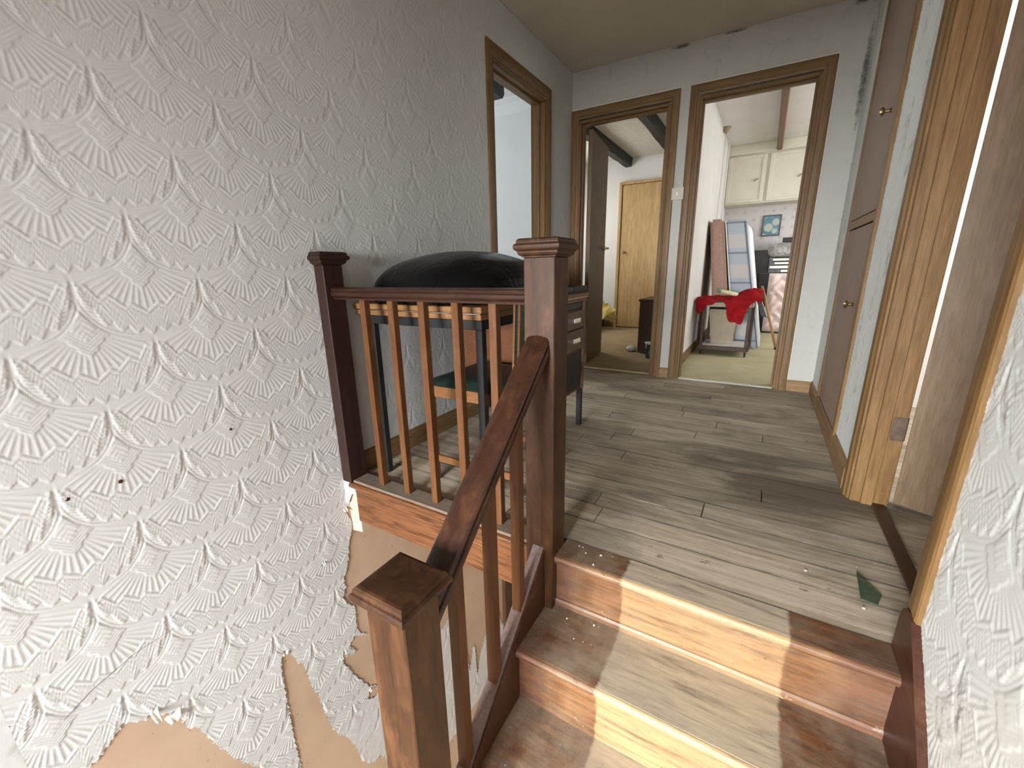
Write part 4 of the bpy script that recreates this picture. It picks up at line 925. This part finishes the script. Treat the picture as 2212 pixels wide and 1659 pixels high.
bx('carcass', 'grey_cab', gc, -0.06, 1.0, 6.53, 6.795, 0.02, 0.75, 0.004); bx('top', 'grey_cab', gc, -0.07, 1.01, 6.52, 6.795, 0.75, 0.772, 0.003); bx('wall_shadow_panel', 'grey_cab', gc, -0.16, 0.02, 6.60, 6.795, 0.01, 1.06, 0.004)  # the tall dark panel stands in for the shadow on the wall
nm = ['lowest black book of the stack with white page edges', 'second black book from the bottom of the stack', 'third black book up, under the top one', 'top black book of the stack below the plastic bag']
for i, (xa, z0, hh) in enumerate(((0.165, 0.774, 0.045), (0.035, 0.820, 0.050), (0.085, 0.872, 0.042), (0.062, 0.916, 0.044))):
    bk = empty('book', (xa + 0.15, 6.6, z0), nm[i], 'book', 'black books stacked on the sideboard')
    bx('pages', 'paper_pages', bk, xa + 0.004, xa + 0.36, 6.525, 6.70, z0 + 0.006, z0 + hh - 0.010, 0.0)
    bx('cover', 'book_black', bk, xa, xa + 0.364, 6.53, 6.704, z0, z0 + 0.006, 0.001); bx('cover', 'book_black', bk, xa, xa + 0.364, 6.53, 6.704, z0 + hh - 0.010, z0 + hh - 0.002, 0.001)
o = blob('plastic_bag', 'clearbag', None, (0.20, 6.64, 1.045), (0.21, 0.13, 0.10), 9, 8, 0.06, 2.5, 0.962, 36, 20); tag(o, 'cloudy grey plastic bag lying on the stack of books', 'plastic bag')
bx_ = empty('camera_case', (0.22, 6.62, 1.13), 'small black case on top of the cloudy plastic bag', 'case'); bx('case_body', 'book_black', bx_, 0.145, 0.30, 6.57, 6.68, 1.150, 1.198, 0.006, 2); bx('case_lid', 'book_black', bx_, 0.143, 0.302, 6.568, 6.682, 1.186, 1.204, 0.004)

# tea trolley with a red cloth over it
tt = empty('tea_trolley', (-0.28, 4.75, 0.009), 'dark wooden tea trolley on castors in the end bedroom', 'trolley')
for (x, y) in ((-0.49, 4.53), (-0.092, 4.53), (-0.47, 4.94), (-0.072, 4.94)):
    bx('leg', 'trolley', tt, x, x + 0.026, y, y + 0.026, 0.052, 0.545, 0.002)
    mb = MB(); mb.lathe(x + 0.013, y + 0.013, [(0.004, 0.036), (0.010, 0.040), (0.010, 0.054)], 10); mb.lathe(0, y + 0.016, [(0.010, x + 0.004), (0.0135, x + 0.006), (0.0135, x + 0.020), (0.010, x + 0.022)], 14, 'X', 0.0225); mb.build('castor', 'rubber', tt)
for z in (0.062, 0.485):
    for (a, b, c, d) in ((-0.49, -0.07, 4.528, 4.542), (-0.47, -0.05, 4.952, 4.966), (-0.49, -0.476, 4.54, 4.955), (-0.066, -0.052, 4.54, 4.955)): bx('rail', 'trolley' if z < 0.3 else 'box_beige', tt, a, b, c, d, z, z + 0.042, 0.002)
bx('lower_shelf', 'tray_white', tt, -0.476, -0.066, 4.542, 4.955, 0.092, 0.102, 0.002); bx('upper_shelf', 'trolley', tt, -0.49, -0.05, 4.528, 4.966, 0.528, 0.542, 0.003)
# storage tub on the lower shelf
tb = empty('storage_tub', (-0.31, 4.78, 0.102), 'beige tapered tub standing on the trolley lower shelf', 'tub')
mb = MB(); mb.sweep2([(-0.40, 4.70, 0.1025), (-0.21, 4.70, 0.1025), (-0.21, 4.88, 0.1025), (-0.40, 4.88, 0.1025)], [(-0.44, 4.66, 0.43), (-0.19, 4.66, 0.43), (-0.19, 4.91, 0.43), (-0.44, 4.91, 0.43)]); mb.build('body', 'box_beige', tb)
bx('rim', 'box_beige', tb, -0.45, -0.18, 4.65, 4.92, 0.43, 0.452, 0.004)
# cloth
def drop(x):   # front overhang length
    return 0.03 + 0.13 * math.exp(-((x + 0.525) / 0.045) ** 2) + 0.20 * math.exp(-((x + 0.185) / 0.085) ** 4) + 0.02 * math.sin(40 * x)
def clothfn(s, t):
    x = -0.565 + 0.575 * s; bunch = 0.085 * math.exp(-((x + 0.08) / 0.13) ** 2); y0 = 4.90; yfr = 4.516; run = y0 - yfr; tot = run + drop(x); d = t * tot
    fold = 0.010 * math.sin(34 * x + 5 * t) + 0.006 * math.sin(71 * x - 9 * t)
    if d < run:
        y = y0 - d; z = 0.552 + (bunch * math.sin(math.pi * min(1, d / run * 0.9 + 0.1)) ** 1 + 0.022 * abs(math.sin(22 * x + 13 * y)) + 0.5 * abs(fold))
        if x < -0.50: z -= (-(x + 0.50)) * 0.2
    else:
        e = d - run; y = yfr - 0.012 * min(1, e / 0.03) - 1.1 * abs(fold) * min(1, e / 0.05); z = 0.556 - e; x += 0.012 * math.sin(18 * e + 3 * s) - 0.12 * e * (x + 0.18)
    if t * tot > run and bunch > 0.03 and d - run < 0.03: z += bunch * 0.0
    return (x, y, z)
mb = MB(); mb.grid(clothfn, 70, 60); g = mb.bm; bmesh.ops.solidify(g, geom=list(g.faces), thickness=0.004); o = mb.build('red_cloth', 'red', None, True); tag(o, 'crumpled red cloth draped over the tea trolley', 'cloth')
tu = empty('tube', (-0.36, 4.62, 0.60), 'pale tube with green cap lying on the red cloth', 'tube')
mb = MB(); mb.tube([(-0.345, 4.60, 0.632), (-0.28, 4.59, 0.616), (-0.20, 4.58, 0.598)], [0.019, 0.020, 0.017], 12); mb.build('body', 'tube_yellow', tu, True)
mb = MB(); mb.tube([(-0.380, 4.605, 0.642), (-0.345, 4.60, 0.632)], 0.019, 12); mb.build('cap', 'tube_green', tu, True)
fo = empty('folder', (0.03, 5.0, 0.36), 'narrow black folder with a bright edge hanging beside the trolley', 'folder')
mb = MB(); mb.sweep2([(-0.055, 4.985, 0.55), (-0.005, 4.985, 0.565), (-0.005, 4.997, 0.565), (-0.055, 4.997, 0.55)], [(0.02, 4.985, 0.365), (0.072, 4.985, 0.352), (0.072, 4.997, 0.352), (0.02, 4.997, 0.365)]); mb.build('cover', 'book_black', fo)
MB().tube([(-0.006, 4.984, 0.545), (0.066, 4.984, 0.362)], 0.0045, 8).build('edge', 'chrome', fo)
wk = empty('walking_stick', (0.15, 5.12, 0.01), 'pale wooden stick leaning from the floor up beside the trolley', 'stick')
MB().tube([(0.186, 5.12, 0.030), (0.10, 5.10, 0.31), (0.03, 5.085, 0.54), (-0.01, 5.06, 0.66)], [0.012, 0.0125, 0.0125, 0.012], 10).build('shaft', 'stick', wk, True)
MB().tube([(0.192, 5.122, 0.010), (0.186, 5.12, 0.034)], 0.015, 10).build('ferrule', 'rubber', wk)

# ------------------------------------------------------------------ near right room (behind door_4)
struct(wall_boxes(MB(), 'X', 2.3, 2.4, 0.7, YF, 0, ZC).build('wall_near_room_right', 'cream_wall')); struct(wall_boxes(MB(), 'Y', 0.6, 0.7, XR + 0.1, 2.4, 0, ZC).build('wall_near_room_front', 'cream_wall'))
struct(wall_boxes(MB(), 'Y', YF - 0.1, YF, XR + 0.1, 2.4, 0, ZC).build('wall_near_room_back', 'cream_wall'))
struct(MB().box(XR + 0.1, 2.4, 0.6, YF, -0.1, -0.002).build('floor', 'plank')); struct(MB().box(XR + 0.1, 2.4, 0.6, YF, ZC, ZC + 0.1).build('ceiling', 'cream_wall'))

mb = MB(); mb.prism([(0.330, 1.372, 0.0005), (0.322, 1.25, 0.0005), (0.355, 1.243, 0.0005), (0.372, 1.29, 0.0005)], (0, 0, 0.003))
tag(mb.build('lino_scrap', 'lino', None, False, (0.345, 1.3, 0.0005)), 'dark green scrap of lino on the boards by the right door jamb', 'lino scrap')
# ------------------------------------------------------------------ crumbs on the steps and boards
mb = MB(); rg = random.Random(5)
for _ in range(40):
    zone = rg.random()
    if zone < 0.45: x, y, z = rg.uniform(-0.45, -0.28), rg.uniform(0.90, 1.01), -RISE
    elif zone < 0.7: x, y, z = rg.uniform(-0.44, -0.3), rg.uniform(1.03, 1.10), 0.0
    elif zone < 0.85: x, y, z = rg.uniform(-0.45, 0.33), rg.uniform(0.62, 0.8), -2 * RISE
    else: x, y, z = rg.uniform(0.2, 0.34), rg.uniform(1.06, 1.6), 0.0
    s = 0.0005 + 0.0024 * rg.random() ** 3; mb.box(x - s, x + s * rg.uniform(0.6, 1.6), y - s, y + s, z, z + s * 0.8)
o = mb.build('plaster_crumbs', 'crumb', None); tag(o, 'pale plaster crumbs scattered on the steps and floorboards', 'debris', None, 'stuff')
